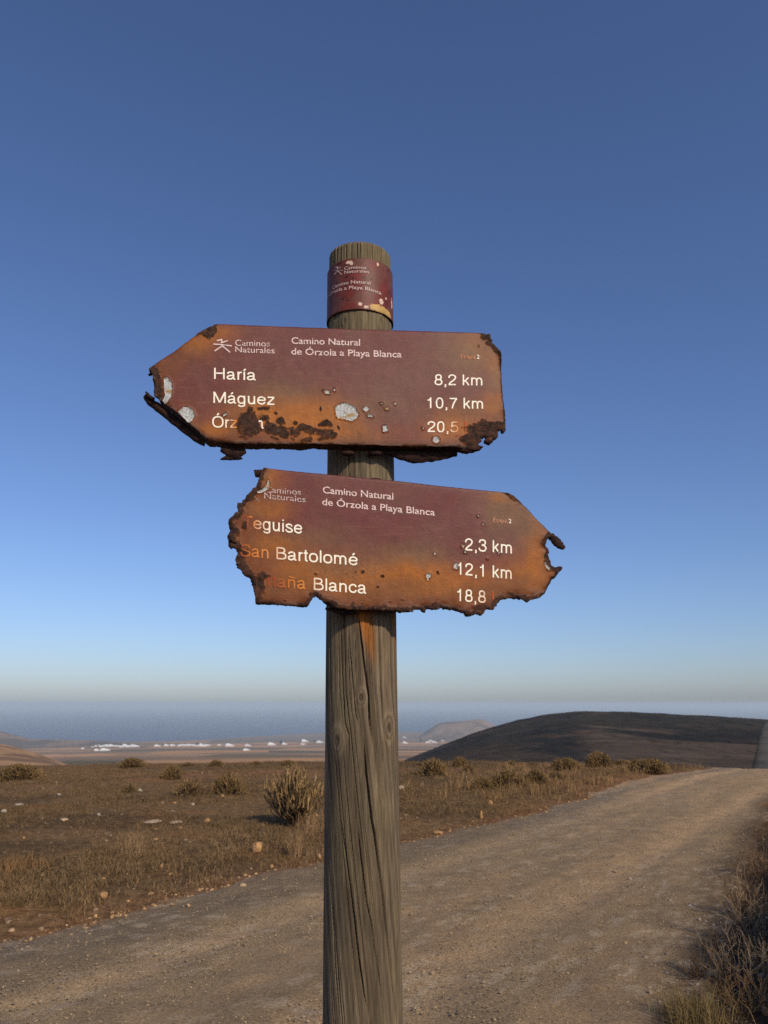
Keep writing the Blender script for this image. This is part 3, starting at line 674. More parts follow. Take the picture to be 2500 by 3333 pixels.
paint += blob(Z4, k3, [(150, 900, 330, 130, KHAKI, .75), (150, 1050, 330, 100, ORANGE, .9), (200, 1230, 350, 110, BROWN, .9), (600, 1120, 380, 95, ORANGE, .65), (560, 1240, 330, 90, ORANGE, .8), (900, 1220, 330, 70, BROWN, .8), (400, 1300, 350, 50, RUSTRED, .7), (1370, 780, 130, 170, ORANGE, .95), (1300, 1050, 260, 170, ORANGE, .8), (1240, 1150, 260, 100, BROWN, .6), (150, 1320, 300, 45, RUSTRED, .9), (1340, 900, 90, 260, ORANGE, .6)])
# the tan panel left of the point has a hard edge: a row of overlapping blobs
paint += blob(Z4, k3, [(1010, 360, 120, 120, KHAKI, .85), (1130, 480, 170, 140, KHAKI, .85), (1000, 560, 110, 130, KHAKI, .75), (1200, 640, 190, 130, KHAKI, .8), (1060, 720, 160, 130, MAUVE, .6), (980, 320, 90, 40, ORANGE, .5)])
chars = blob(Z3, k3, [(225, 610, 26, 45, .9), (360, 1150, 60, 110, .9), (330, 1270, 55, 70, .8), (190, 960, 45, 60, .8), (400, 1090, 60, 26, .7), (1335, 1040, 17, 17, .95), (1510, 1068, 26, 20, .9), (895, 1055, 15, 13, .8), (1215, 1345, 18, 32, .8), (1440, 1165, 18, 14, .7), (1270, 1027, 12, 9, .7), (1190, 1027, 34, 8, .6), (590, 1290, 32, 14, .6), (1310, 1330, 14, 14, .6), (1570, 1300, 22, 14, .6)])
chars += blob(Z4, k3, [(785, 1350, 55, 26, .95), (1465, 740, 36, 32, .95), (1445, 960, 26, 50, .9), (430, 1065, 16, 15, .9), (860, 1100, 0.1, 0.1, .1), (110, 1280, 16, 10, .7), (1075, 300, 30, 14, .9), (400, 1340, 75, 30, .8), (930, 1195, 8, 8, .5)])
zincs = [Z3([(442, 172), (455, 205), (455, 240), (425, 275), (370, 298), (338, 297), (335, 285), (385, 265), (420, 225)]),
         Z4([(303, 1060), (330, 1045), (352, 1055), (350, 1080), (330, 1088), (335, 1108), (315, 1108)]), Z4([(560, 985), (580, 948), (598, 955), (598, 1010), (565, 1000)]),
         Z4([(635, 785), (650, 765), (665, 785), (660, 810), (642, 806)]), Z4([(660, 842), (678, 838), (680, 858), (664, 860)]), Z4([(783, 505), (795, 500), (802, 515), (788, 520)]), Z4([(830, 582), (842, 576), (845, 595), (832, 596)]),
         Z4([(380, 855), (398, 852), (395, 874), (384, 872)]), Z4([(978, 848), (994, 845), (990, 866), (980, 862)]), Z4([(870, 910), (882, 908), (880, 918)]),
         Z4([(1408, 925), (1425, 960), (1455, 990), (1460, 1020), (1440, 1010), (1415, 975)])]
pits = blob(Z3, k3, [(1350, 1050, 360, 150, .9), (900, 1150, 400, 150, .6)]) + blob(Z4, k3, [(200, 1080, 400, 160, .9), (400, 1250, 350, 100, .6)])
def depth_low(x, y, W, P):
    d = np.where(W_at(P, W, x, y) > .35, .005, .026)
    d = np.where((y > 1940) & (x > 1060) & (x < 1330), .018, d)
    return np.where((y > 1940) & (x < 1010), .012, d)
board2, f2 = sign_board('sign_board', 'lower arrow board pointing right, its left end burnt away to a ragged crust', pl, rg, 0.029, 300, paint, chars, zincs, pits, depth_low, lambda x, y: 1.0 + 1.0 * sstep(960, 860, x) * sstep(1560, 1700, y) + .25 * sstep(1600, 1700, x))

# torn strips of the folded rim that stick out past the boards
def torn_strip(board, f, path, wid, depth, nrm_out, seed):
    """a bent strip of sheet: path and half widths in photo pixels, thickness and depth real"""
    p = np.array(path, float); t = np.linspace(0, 1, 40); k = np.linspace(0, 1, len(p))
    cx = np.interp(t, k, p[:, 0]) + 1.2 * (vnoise(t * 14, t * 0, seed) - .5); cy = np.interp(t, k, p[:, 1]) + 1.2 * (vnoise(t * 14, t * 0, seed + 1) - .5)
    w = np.interp(t, k, np.array(wid, float)) * (0.85 + .3 * vnoise(t * 17, t * 0, seed + 2))
    tx, ty = np.gradient(cx), np.gradient(cy); L = np.hypot(tx, ty); nx, ny = -ty / L, tx / L
    V = []
    for s_, o_ in ((-1, 0.0), (-.2, .0016), (1, 0.0), (1, -depth), (.0, -depth * .8), (-1, -.003)):
        V.append(f(cx + nx * w * s_, cy + ny * w * s_, np.full(40, o_ + nrm_out)))
    V = np.stack(V, 1); m = V.shape[1]
    F = grid_faces(40, m, True).tolist() + [list(range(m)), list(range(39 * m, 40 * m))[::-1]]
    o = link('torn_rim', mesh_np('torn_rim', V.reshape(-1, 3) - O0, F), board, M_CHAR)
    return o
torn_strip(board1, f1, Z1([(72, 668), (120, 712), (200, 768), (300, 850), (420, 945), (520, 1025), (600, 1085)]), [7, 11, 12, 12, 12, 11, 5], .012, -.012, 1)
torn_strip(board1, f1, Z1([(90, 645), (105, 668), (130, 690), (162, 705)]), [3, 5, 5, 3], .006, -.006, 2)
torn_strip(board1, f1, Z1([(112, 500), (135, 490), (155, 478)]), [2, 4, 3], .004, -.004, 3)
torn_strip(board1, f1, Z1([(745, 1128), (800, 1150), (880, 1165), (960, 1140)]), [8, 14, 18, 8], .006, -.014, 4)
torn_strip(board1, f1, Z1([(738, 1219), (790, 1206), (870, 1190), (932, 1213)]), [1.5, 6, 12, 1.5], .004, -.016, 5)
torn_strip(board1, f1, Z2([(560, 1112), (720, 1135), (850, 1150), (980, 1145), (1100, 1132), (1185, 1128)]), [5, 16, 21, 17, 13, 6], .006, -.020, 6)
torn_strip(board1, f1, Z2([(1200, 1118), (1290, 1128), (1350, 1112), (1382, 1092)]), [4, 5, 5, 2], .005, -.004, 7)
torn_strip(board2, f2, Z3([(312, 95), (350, 92), (392, 98)]), [9, 10, 8], .012, -.010, 8)
torn_strip(board2, f2, Z4([(1470, 686), (1520, 736), (1560, 776), (1604, 812)]), [10, 12, 12, 5], .004, -.004, 9)
torn_strip(board2, f2, Z3([(980, 1362), (1060, 1378), (1130, 1398), (1260, 1405)]), [3, 6, 8, 4], .010, -.014, 10)
torn_strip(board2, f2, Z3([(80, 690), (95, 740), (140, 765)]), [8, 9, 4], .006, .002, 11)
torn_strip(board2, f2, Z4([(665, 1400), (690, 1425), (720, 1430)]), [6, 9, 6], .006, .002, 12)

# ---- lettering
def cr(*p, n=7):                                   # smooth curve through points
    p = np.array(p, float); q = np.concatenate([[2 * p[0] - p[1]], p, [2 * p[-1] - p[-2]]]); out = []
    for i in range(1, len(q) - 2):
        for t in np.linspace(0, 1, n, endpoint=False):
            a, b, c, d = q[i - 1:i + 3]
            out.append(0.5 * (2 * b + (c - a) * t + (2 * a - 5 * b + 4 * c - d) * t * t + (3 * b - a - 3 * c + d) * t ** 3))
    return np.array(out + [p[-1]])
def ln(*p): return np.array(p, float)
def el(cx, cy, rx, ry):
    a = np.linspace(0, 2 * math.pi, 33); e = 0.82
    c, s = np.cos(a), np.sin(a); return np.stack([cx + rx * np.sign(c) * np.abs(c) ** e, cy + ry * np.sign(s) * np.abs(s) ** e], -1)
AC = lambda x, y: ln((x, y), (x + .15, y + .17))
_a = [cr((.13, .49), (.17, .61), (.34, .67), (.51, .62), (.56, .49)), ln((.56, .5), (.56, .15)), cr((.56, .17), (.585, .08), (.64, .06), (.70, .07)), cr((.56, .42), (.47, .375), (.3, .35), (.15, .29), (.1, .19), (.15, .09), (.29, .05), (.45, .1), (.55, .22))]
_e = [ln((.1, .38), (.66, .38)), cr((.66, .385), (.62, .56), (.39, .67), (.17, .57), (.1, .36), (.17, .14), (.39, .05), (.57, .11), (.65, .23))]
_n = [ln((.15, 0), (.15, .73)), np.concatenate([cr((.15, .45), (.22, .61), (.39, .67), (.55, .6), (.6, .44)), ln((.6, .40), (.6, 0))])]
GL = {
 'H': (1.0, [ln((.16, 0), (.16, 1)), ln((.84, 0), (.84, 1)), ln((.16, .53), (.84, .53))]),
 'a': (.774, _a), 'á': (.774, _a + [AC(.31, .82)]), 'e': (.774, _e), 'é': (.774, _e + [AC(.33, .82)]),
 'r': (.45, [ln((.15, 0), (.15, .73)), cr((.15, .42), (.2, .58), (.3, .66), (.42, .675))]),
 'i': (.31, [ln((.155, 0), (.155, .73)), ln((.155, .87), (.155, 1))]), 'í': (.31, [ln((.155, 0), (.155, .73)), AC(.11, .82)]), 'l': (.31, [ln((.155, 0), (.155, 1))]), '|': (.31, [ln((.155, 0), (.155, .95))]),
 'M': (1.16, [ln((.15, 0), (.15, 1)), ln((.17, .97), (.58, .05)), ln((.58, .05), (.99, .97)), ln((1.01, 1), (1.01, 0))]),
 'g': (.774, [el(.35, .36, .25, .31), np.concatenate([ln((.6, .73), (.6, .02)), cr((.6, 0), (.56, -.15), (.37, -.22), (.19, -.18), (.12, -.09))])]),
 'u': (.774, [np.concatenate([ln((.15, .73), (.15, .25)), cr((.15, .22), (.21, .1), (.36, .05), (.52, .12), (.6, .28))]), ln((.6, 0), (.6, .73))]),
 'z': (.69, [ln((.08, .67), (.61, .67)), ln((.58, .64), (.1, .09)), ln((.06, .06), (.63, .06))]),
 'Ó': (1.08, [el(.54, .5, .42, .455), AC(.47, 1.1)]),
 'n': (.774, _n), 'ñ': (.774, _n + [cr((.2, .87), (.28, .93), (.38, .895), (.48, .86), (.56, .93))]),
 'm': (1.16, [_n[0], np.concatenate([cr((.15, .45), (.2, .61), (.34, .67), (.5, .61), (.555, .46)), ln((.56, .42), (.56, 0))]), np.concatenate([cr((.56, .45), (.61, .61), (.75, .67), (.91, .61), (.965, .46)), ln((.97, .42), (.97, 0))])]),
 'k': (.69, [ln((.14, 0), (.14, 1)), ln((.57, .73), (.16, .3)), ln((.3, .44), (.6, 0))]),
 'd': (.774, [el(.36, .36, .25, .31), ln((.61, 0), (.61, 1))]), 't': (.387, [ln((.04, .68), (.34, .68)), np.concatenate([ln((.18, .93), (.18, .22)), cr((.18, .2), (.21, .08), (.33, .06))])]),
 '8': (.774, [el(.385, .73, .215, .22), el(.385, .28, .27, .235)]), ',': (.387, [ln((.19, .1), (.19, -.02)), cr((.2, -.01), (.19, -.1), (.13, -.17))]),
 '2': (.774, [cr((.1, .66), (.13, .84), (.37, .95), (.6, .84), (.62, .66), (.49, .47), (.25, .28), (.1, .08)), ln((.06, .06), (.66, .06))]),
 '1': (.774, [ln((.41, 0), (.41, 1)), cr((.15, .74), (.29, .77), (.37, .85), (.41, .97))]), '0': (.774, [el(.385, .49, .255, .455)]),
 '7': (.774, [ln((.08, .92), (.69, .92)), cr((.67, .9), (.5, .65), (.38, .38), (.28, 0))]),
 '5': (.774, [ln((.63, .93), (.2, .93)), ln((.21, .93), (.14, .47)), cr((.14, .5), (.34, .61), (.57, .53), (.65, .33), (.57, .12), (.37, .045), (.17, .1), (.08, .25))]),
 '3': (.774, [cr((.1, .71), (.17, .89), (.38, .95), (.57, .87), (.6, .71), (.51, .57), (.3, .53)), cr((.3, .535), (.55, .47), (.66, .28), (.57, .1), (.37, .045), (.16, .11), (.07, .28))]),
 'T': (.85, [ln((.04, .94), (.81, .94)), ln((.425, .94), (.425, 0))]),
 's': (.696, [cr((.58, .52), (.5, .63), (.33, .67), (.16, .61), (.13, .49), (.25, .4), (.45, .335), (.59, .22), (.54, .1), (.35, .05), (.15, .1), (.07, .22))]),
 'S': (.93, [cr((.81, .69), (.73, .87), (.47, .95), (.21, .87), (.14, .71), (.25, .58), (.5, .5), (.76, .4), (.83, .24), (.73, .1), (.47, .045), (.19, .11), (.09, .32))]),
 'B': (.93, [ln((.17, 0), (.17, 1)), np.concatenate([ln((.17, .94), (.46, .94)), cr((.5, .94), (.68, .88), (.73, .745), (.67, .6), (.5, .535)), ln((.46, .53), (.17, .53))]), np.concatenate([ln((.5, .53), (.52, .53)), cr((.55, .525), (.76, .45), (.82, .29), (.74, .12), (.53, .06)), ln((.5, .06), (.17, .06))])]),
 'o': (.774, [el(.385, .36, .28, .315)]), 'c': (.7, [cr((.62, .49), (.54, .62), (.37, .67), (.18, .58), (.1, .36), (.18, .13), (.37, .05), (.54, .1), (.63, .24))]), ' ': (.387, []),
}
def strokes(text):
    x = 0; out = []
    for ch in text:
        w, ss_ = GL[ch]; out += [s + (x, 0) for s in ss_]; x += w
    mx = [s[:, 0].min() for s in out], [s[:, 0].max() for s in out]
    return out, min(mx[0]) - .06, max(mx[1]) + .06
def ribbon(poly, w, step=.11):
    q = [poly[0]]
    for a, b in zip(poly[:-1], poly[1:]):
        L = np.hypot(*(b - a))
        if L < 1e-6: continue
        for t in np.arange(1, max(2, int(math.ceil(L / step)) + 1)) / max(1, int(math.ceil(L / step))): q.append(a + (b - a) * t)
    q = np.array(q); closed = np.hypot(*(q[0] - q[-1])) < 1e-5
    d = np.gradient(q, axis=0)
    if closed: d[0] = d[-1] = q[1] - q[-2]
    d /= np.maximum(np.hypot(d[:, 0], d[:, 1]), 1e-9)[:, None]; n = np.stack([-d[:, 1], d[:, 0]], -1)
    return q + n * w / 2, q - n * w / 2
CREAM, ORA, REDL = lin(255, 245, 218), lin(212, 128, 46), lin(150, 64, 28)
PINK = lin(232, 204, 192)
def fade_col(x, fade):
    """fade: (x where fully red, x where orange, x where clean)"""
    if fade is None: return np.tile(CREAM, (len(x), 1))
    r, o, c = fade
    k1_ = sstep(min(o, c), max(o, c), x) if c > o else sstep(max(o, c), min(o, c), x)
    k2_ = sstep(min(r, o), max(r, o), x) if o > r else sstep(max(r, o), min(r, o), x)
    col = REDL + (ORA - REDL) * k2_[:, None]; return col + (CREAM - col) * k1_[:, None]
def put_strokes(name, label, board, f, polys, s0, s1, p0, p1, cap, w=.125, fade=None, mat=None, colour=None, clip=None):
    p0, p1 = np.array(p0, float), np.array(p1, float); u = (p1 - p0) / (s1 - s0); upv = np.array([0.0, -cap])
    V = []; F = []; C = []; k = 0
    for i, s in enumerate(polys):
        a, b = ribbon(s, w)
        q = np.stack([a, b], 1).reshape(-1, 2)
        px = p0 + (q[:, :1] - s0) * u + q[:, 1:] * upv
        V.append(f(px[:, 0], px[:, 1], np.full(len(px), .00075 + .00004 * (i % 5)))); C.append(fade_col(px[:, 0], fade) if colour is None else np.tile(colour, (len(px), 1)))
        for j in range(len(a) - 1):
            if clip is None or clip(px[2 * j]): F.append((k + 2 * j, k + 2 * j + 1, k + 2 * j + 3, k + 2 * j + 2))
        k += len(q)
    o = link(name, mesh_np(name, np.concatenate(V) - O0, F, np.concatenate(C)), board, mat or M_LETTER)
    return tag(o, label)
def word(name, board, f, text, p0, p1, cap, **kw):
    s, a, b = strokes(text); put_strokes(name, kw.pop('label', None), board, f, s, a, b, p0, p1, cap, **kw)

def type_mesh(text, offset):
    cu = bpy.data.curves.new('type', 'FONT'); cu.body = text; cu.size = 1; cu.offset = offset; cu.resolution_u = 5
    o = bpy.data.objects.new('type', cu); COL.objects.link(o)
    dg = bpy.context.evaluated_depsgraph_get(); dg.update()
    me = bpy.data.meshes.new_from_object(o.evaluated_get(dg)); bpy.data.objects.remove(o); bpy.data.curves.remove(cu)
    bm = bmesh.new(); bm.from_mesh(me); bpy.data.meshes.remove(me)
    xs = [v.co.x for v in bm.verts]; lo, hi = min(xs), max(xs)
    for x in np.arange(lo + .12, hi, .12):
        bmesh.ops.bisect_plane(bm, geom=bm.verts[:] + bm.edges[:] + bm.faces[:], dist=1e-6, plane_co=(x, 0, 0), plane_no=(1, 0, 0))
    bm.verts.index_update(); V = np.array([v.co[:2] for v in bm.verts]); F = [[v.index for v in fc.verts] for fc in bm.faces]; bm.free()
    return V, F, lo, hi
CAPH = 0.70
def heading(name, board, f, text, p0, p1, cap, mat, colour=PINK, offset=.012, clip=None):
    V, F, lo, hi = type_mesh(text, offset)
    p0, p1 = np.array(p0, float), np.array(p1, float)
    px = p0 + (V[:, :1] - lo) / (hi - lo) * (p1 - p0) + V[:, 1:] / CAPH * np.array([0, -cap])
    if clip: F = [q for q in F if clip(px[q[0]])]
    link(name, mesh_np(name, f(px[:, 0], px[:, 1], np.full(len(px), .0007)) - O0, F, np.tile(colour, (len(px), 1))), board, mat)
def P(Z, x, y): return Z([(x, y)])[0]
EMBLEM = [ln((0, 0), (45, -13)), ln((45, -13), (38, 18)), ln((38, 18), (96, -3)), cr((-30, 30), (45, 34), (132, 42)), cr((-20, 92), (10, 70), (55, 42)), cr((40, 42), (70, 60), (116, 98))]

# upper board
word('place_name', board1, f1, 'Haría', P(Z1, 688, 546), P(Z1, 1056, 559), 36.5)
word('place_name', board1, f1, 'Máguez', P(Z1, 682, 754), P(Z1, 1220, 773), 36.5, fade=(1800, 1700, 830))
word('place_name', board1, f1, 'Órz', P(Z1, 672, 967), P(Z1, 893, 973), 36.5, fade=(800, 770, 728), label='place name eaten away by rust after its first letters')
s_, a_, b_ = [cr((.1, .62), (.3, .67), (.42, .55)), ln((.42, .56), (.42, .15)), cr((.42, .17), (.45, .06), (.55, .05))], .05, .6
put_strokes('place_name', 'last letter left of the rusted place name', board1, f1, s_, a_, b_, P(Z1, 1072, 976), P(Z1, 1122, 978), 36.5)
word('distance', board1, f1, '8,2 km', P(Z2, 970, 580), P(Z2, 1373, 584), 35)
word('distance', board1, f1, '10,7 km', P(Z2, 905, 775), P(Z2, 1379, 780), 35)
word('distance', board1, f1, '20,5', P(Z2, 907, 975), P(Z2, 1170, 979), 35, fade=(1560, 1500, 1440), label='distance stained orange, its unit burnt off')
put_strokes('distance', 'stub of the burnt unit', board1, f1, [ln((0, 0), (0, .5))], -.06, .06, P(Z2, 1224, 934), P(Z2, 1236, 934), 35, colour=REDL * 1.5)
heading('route_name', board1, f1, 'Camino Natural', P(Z1, 1362, 238), P(Z2, 342, 247), 21, M_WORN)
heading('route_name', board1, f1, 'de Órzola a Playa Blanca', P(Z1, 1360, 332), P(Z2, 692, 347), 21, M_WORN)
heading('network_name', board1, f1, 'Caminos', P(Z1, 872, 256), P(Z1, 1172, 264), 20, M_FADED, offset=.002)
heading('network_name', board1, f1, 'Naturales', P(Z1, 872, 312), P(Z1, 1214, 323), 19, M_WORN, offset=.002)
heading('stage_number', board1, f1, 'Etapa', P(Z2, 1190, 357), P(Z2, 1314, 358), 13, M_FADED, ORA * .9 + .1, .004)
heading('stage_number', board1, f1, '2', P(Z2, 1327, 358), P(Z2, 1349, 358), 13, M_LETTER, CREAM, .012)
s_ = [q / 100 * (1, -1) for q in EMBLEM]
put_strokes('emblem', None, board1, f1, s_, -.3, 1.32, P(Z1, 682, 212), P(Z1, 842, 216), 37.4, .11, None, M_WORN, PINK)
# lower board
word('place_name', board2, f2, 'Teguise', P(Z3, 196, 622), P(Z3, 754, 681), 40, fade=(806, 815, 895))
word('place_name', board2, f2, 'San', P(Z3, 176, 888), P(Z3, 440, 908), 40, fade=(770, 850, 960))
word('place_name', board2, f2, 'Bartolomé', P(Z3, 514, 916), P(Z3, 1270, 976), 40, fade=(780, 860, 960))
word('place_name', board2, f2, '|', P(Z3, 434, 1169), P(Z3, 450, 1169), 32, fade=(900, 1100, 1200), label='stub of a burnt letter')
word('place_name', board2, f2, 'taña', P(Z3, 470, 1174), P(Z3, 792, 1197), 40, fade=(880, 985, 1080))
word('place_name', board2, f2, 'Blanca', P(Z3, 862, 1202), P(Z3, 1356, 1239), 40, fade=(880, 960, 1075))
word('distance', board2, f2, '2,3 km', P(Z4, 664, 833), P(Z4, 1103, 864), 39.5)
word('distance', board2, f2, '12,1 km', P(Z4, 592, 1058), P(Z4, 1101, 1101), 39.5, fade=(1900, 1800, 1600))
word('distance', board2, f2, '18,8', P(Z4, 590, 1304), P(Z4, 860, 1323), 39.5, fade=(1700, 1650, 1520), label='distance with its unit burnt off')
put_strokes('distance', 'stub of the burnt unit', board2, f2, [ln((0, 0), (0, .62))], -.06, .06, P(Z4, 921, 1288), P(Z4, 933, 1289), 39.5, colour=REDL * 1.6)
heading('route_name', board2, f2, 'Camino Natural', P(Z3, 946, 300), P(Z3, 1602, 363), 22, M_WORN)
heading('route_name', board2, f2, 'de Órzola a Playa Blanca', P(Z3, 941, 411), P(Z4, 387, 511), 22, M_WORN)
heading('network_name', board2, f2, 'Caminos', P(Z3, 410, 294), P(Z3, 742, 320), 20.5, M_FADED, PINK * .8, .0, clip=lambda q: q[0] > 870)
heading('network_name', board2, f2, 'Naturales', P(Z3, 400, 350), P(Z3, 786, 388), 20, M_FADED, PINK * .8, .0)
heading('stage_number', board2, f2, 'Etapa', P(Z4, 930, 566), P(Z4, 1058, 577), 13.5, M_FADED, ORA * .8 + .15, .004)
heading('stage_number', board2, f2, '2', P(Z4, 1075, 580), P(Z4, 1098, 581), 13.5, M_LETTER, CREAM, .012)
put_strokes('emblem', 'last worn stroke of the emblem', board2, f2, [ln((0, 0), (1, -.8))], 0, 1, P(Z3, 302, 318), P(Z3, 346, 340), 15, .12, None, M_FADED, PINK * .8)

# little clamps that hold the boards, seen at their top and bottom edges
for bd, f, pts_ in ((board1, f1, [Z2([(248, 1132)])[0], Z2([(478, 1132)])[0], Z2([(262, 103)])[0], Z2([(505, 112)])[0]]), (board2, f2, [Z3([(1228, 148)])[0], Z3([(1445, 162)])[0]])):
    for q in pts_:
        bm = bmesh.new(); bmesh.ops.create_uvsphere(bm, u_segments=14, v_segments=8, radius=1)
        c_ = f(np.array([q[0]]), np.array([q[1]]), np.array([-.016]))[0] - O0
        for v in bm.verts: v.co = Vector(c_) + Vector((v.co.x * .013, v.co.y * .008, v.co.z * .005))
        me = bpy.data.meshes.new('clamp'); bm.to_mesh(me); bm.free(); me.polygons.foreach_set('use_smooth', [True] * len(me.polygons))
        link('clamp', me, bd, M_CHAR)

# collar: a painted sleeve round the post
CR0, CR1 = .0018, .0036
a_, zt = cyl_hit(np.array([1175.]), np.array([840.]), CR1); a_, zb = cyl_hit(np.array([1175.]), np.array([1006.]), CR1)
zt, zb = float(zt[0]), float(zb[0])
na, nz = 420, 130
tha = np.linspace(-math.pi, math.pi, na, endpoint=False); zz = np.linspace(zb, zt, nz)
TH, ZZ = np.meshgrid(tha, zz)
qx, qy = TH * PR, ZZ
edge_b, edge_t = ZZ - zb, zt - ZZ
wob = .0008 * (fbm(TH * 9, ZZ * 0, 3, 131) - .5)
rr_ = post_r(ZZ) + CR1 + .0005 * (fbm(TH * 4, ZZ * 12, 3, 132) - .5) + .0014 * sstep(.02, 0, edge_b) * np.exp(-((TH + .9) / .6) ** 2)
Vo = np.stack([axis_x(ZZ) + rr_ * np.sin(TH), POST_D - rr_ * np.cos(TH), ZZ + wob * (edge_b < .004)], -1)
ri = rr_ - .0013
Vi = np.stack([axis_x(ZZ) + ri * np.sin(TH), POST_D - ri * np.cos(TH), ZZ + wob * (edge_b < .004)], -1)
V = np.concatenate([Vo.reshape(-1, 3), Vi.reshape(-1, 3)]); n0 = na * nz
Fo = grid_faces(nz, na, True); Fi = grid_faces(nz, na, True)[:, ::-1] + n0
i = np.arange(na); j = (i + 1) % na
F = np.concatenate([Fo, Fi, np.stack([i, n0 + i, n0 + j, j], -1), np.stack([n0 - na + i, n0 - na + j, 2 * n0 - na + j, 2 * n0 - na + i], -1)])
W1, W2, W3 = lin(112, 46, 34), lin(106, 62, 48), lin(84, 42, 32)
m = fbm(qx * 40, qy * 40, 4, 133); m2 = fbm(qx * 120, qy * 70, 4, 134)
c = W1 + (W2 - W1) * sstep(.35, .65, m)[..., None]; c = c + (W3 - c) * (sstep(.6, .75, m2) * .7)[..., None]
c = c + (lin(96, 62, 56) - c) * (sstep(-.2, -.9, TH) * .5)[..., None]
TAN, BONE = lin(196, 158, 88), lin(214, 186, 160)
z5 = lambda x, y: (1000 + .205 * x, 760 + .205 * y)
def patch(x, y, rx, ry, colr, sd, thr=1.0):
    global c
    a0, z0 = cyl_hit(*[np.array([q]) for q in z5(x, y)], CR1); k_ = .205 / FPX * 1.56
    e = np.sqrt(((TH - a0) * PR * np.maximum(np.cos(a0), .3) / (rx * k_)) ** 2 + ((ZZ - z0) / (ry * k_ * 1.2)) ** 2) + 1.1 * (fbm(qx * 260, qy * 260, 4, sd) - .5)
    w = sstep(thr + .08, thr - .08, e)[..., None]; c = c * (1 - w) + colr * (0.8 + .4 * fbm(qx * 500, qy * 500, 2, sd + 1))[..., None] * w
patch(1180, 1215, 150, 62, TAN, 140); patch(1060, 1165, 60, 36, TAN, 142); patch(1270, 1310, 60, 80, TAN, 143); patch(930, 1165, 42, 18, BONE, 144)
patch(845, 1120, 26, 26, BONE, 145); patch(1180, 1090, 26, 42, BONE, 146); patch(660, 460, 52, 20, BONE, 147); patch(705, 478, 22, 20, BONE, 153); patch(1122, 485, 12, 24, BONE, 148); patch(1254, 1035, 12, 18, BONE, 149); patch(1343, 1120, 8, 70, BONE, 150)
for k_, (x, y) in enumerate([(620, 690), (730, 710), (560, 1040), (640, 1060), (480, 500), (520, 470), (1020, 720), (900, 700), (470, 780)]): patch(x, y, 20, 14, lin(58, 28, 26), 160 + k_)
rust_e = np.exp(-edge_b / .003) * .7 + np.exp(-edge_t / .002) * .5
c = c + (lin(84, 50, 34) - c) * np.clip(rust_e, 0, 1)[..., None]
z_ = np.zeros(2 * n0)
collar = link('collar', mesh_np('collar', V - O0, F, np.concatenate([c.reshape(-1, 3), np.tile(lin(50, 34, 28), (n0, 1))]), {'char': z_, 'zinc': z_, 'pit': z_ + .25}), signpost, M_STEEL)
def cyl_map(p0, p1, capm):
    (a0, a1), (z0, z1) = cyl_hit(np.array([z5(*p0)[0], z5(*p1)[0]]), np.array([z5(*p0)[1], z5(*p1)[1]]), CR1)
    def m(s, t_):
        a = a0 + (a1 - a0) * s; z = z0 + (z1 - z0) * s + t_ * capm; r = post_r(z) + CR1 + .0009
        return np.stack([axis_x(z) + r * np.sin(a), POST_D - r * np.cos(a), z], -1) - O0
    return m
def collar_text(name, text, p0, p1, capm, mat, offset=.004):
    V, F, lo, hi = type_mesh(text, offset); m = cyl_map(p0, p1, capm)
    link(name, mesh_np(name, m((V[:, 0] - lo) / (hi - lo), V[:, 1] / CAPH), F, np.tile(PINK * .85, (len(V), 1))), collar, mat)
collar_text('network_name', 'Caminos', (592, 586), (935, 572), .0068, M_CTEXT, .0)
collar_text('network_name', 'Naturales', (592, 647), (980, 638), .0068, M_CTEXT, .0)
collar_text('route_name', 'Camino Natural', (408, 893), (1000, 816), .0072, M_CTEXT, .004)
collar_text('route_name', 'de Órzola a Playa Blanca', (322, 1052), (1172, 978), .0072, M_CTEXT, .006)
m = cyl_map((428, 600), (568, 590), .0068)
V = []; F = []; k = 0
for i_, s in enumerate(EMBLEM):
    q = (s - (-30, 50)) / (162, -42); a, b = ribbon(q, .10); qq = np.stack([a, b], 1).reshape(-1, 2)
    V.append(m(qq[:, 0], qq[:, 1] - .2)); F += [(k + 2 * j, k + 2 * j + 1, k + 2 * j + 3, k + 2 * j + 2) for j in range(len(a) - 1)]; k += len(qq)
link('emblem', mesh_np('emblem', np.concatenate(V), F, np.tile(PINK * .85, (k, 1))), collar, M_CTEXT)

# ------------------------------------------------------------------ plants, stones, houses
def tubes(paths, radii, sides=4):
    """many tapered stems in one mesh: paths (n,k,3), radii (n,k)"""
    P_ = np.asarray(paths, float); r = np.asarray(radii, float); n, k, _ = P_.shape
    d = np.gradient(P_, axis=1); d /= np.maximum(np.linalg.norm(d, axis=2, keepdims=True), 1e-9)
    ref = np.where(np.abs(d[..., 2:3]) > .9, np.array([1., 0, 0]), np.array([0, 0, 1.]))
    u = np.cross(d, ref); u /= np.maximum(np.linalg.norm(u, axis=2, keepdims=True), 1e-9); v = np.cross(d, u)
    a = np.arange(sides) * 2 * math.pi / sides
    V = P_[:, :, None] + r[:, :, None, None] * (u[:, :, None] * np.cos(a)[:, None] + v[:, :, None] * np.sin(a)[:, None])
    base = (np.arange(n) * k * sides)[:, None, None]; i = np.arange(k - 1)[None, :, None] * sides; j = np.arange(sides)[None, None, :]; j2 = (j + 1) % sides
    F = np.stack(np.broadcast_arrays(base + i + j, base + i + j2, base + i + sides + j2, base + i + sides + j), -1).reshape(-1, 4)
    return V.reshape(-1, 3), F
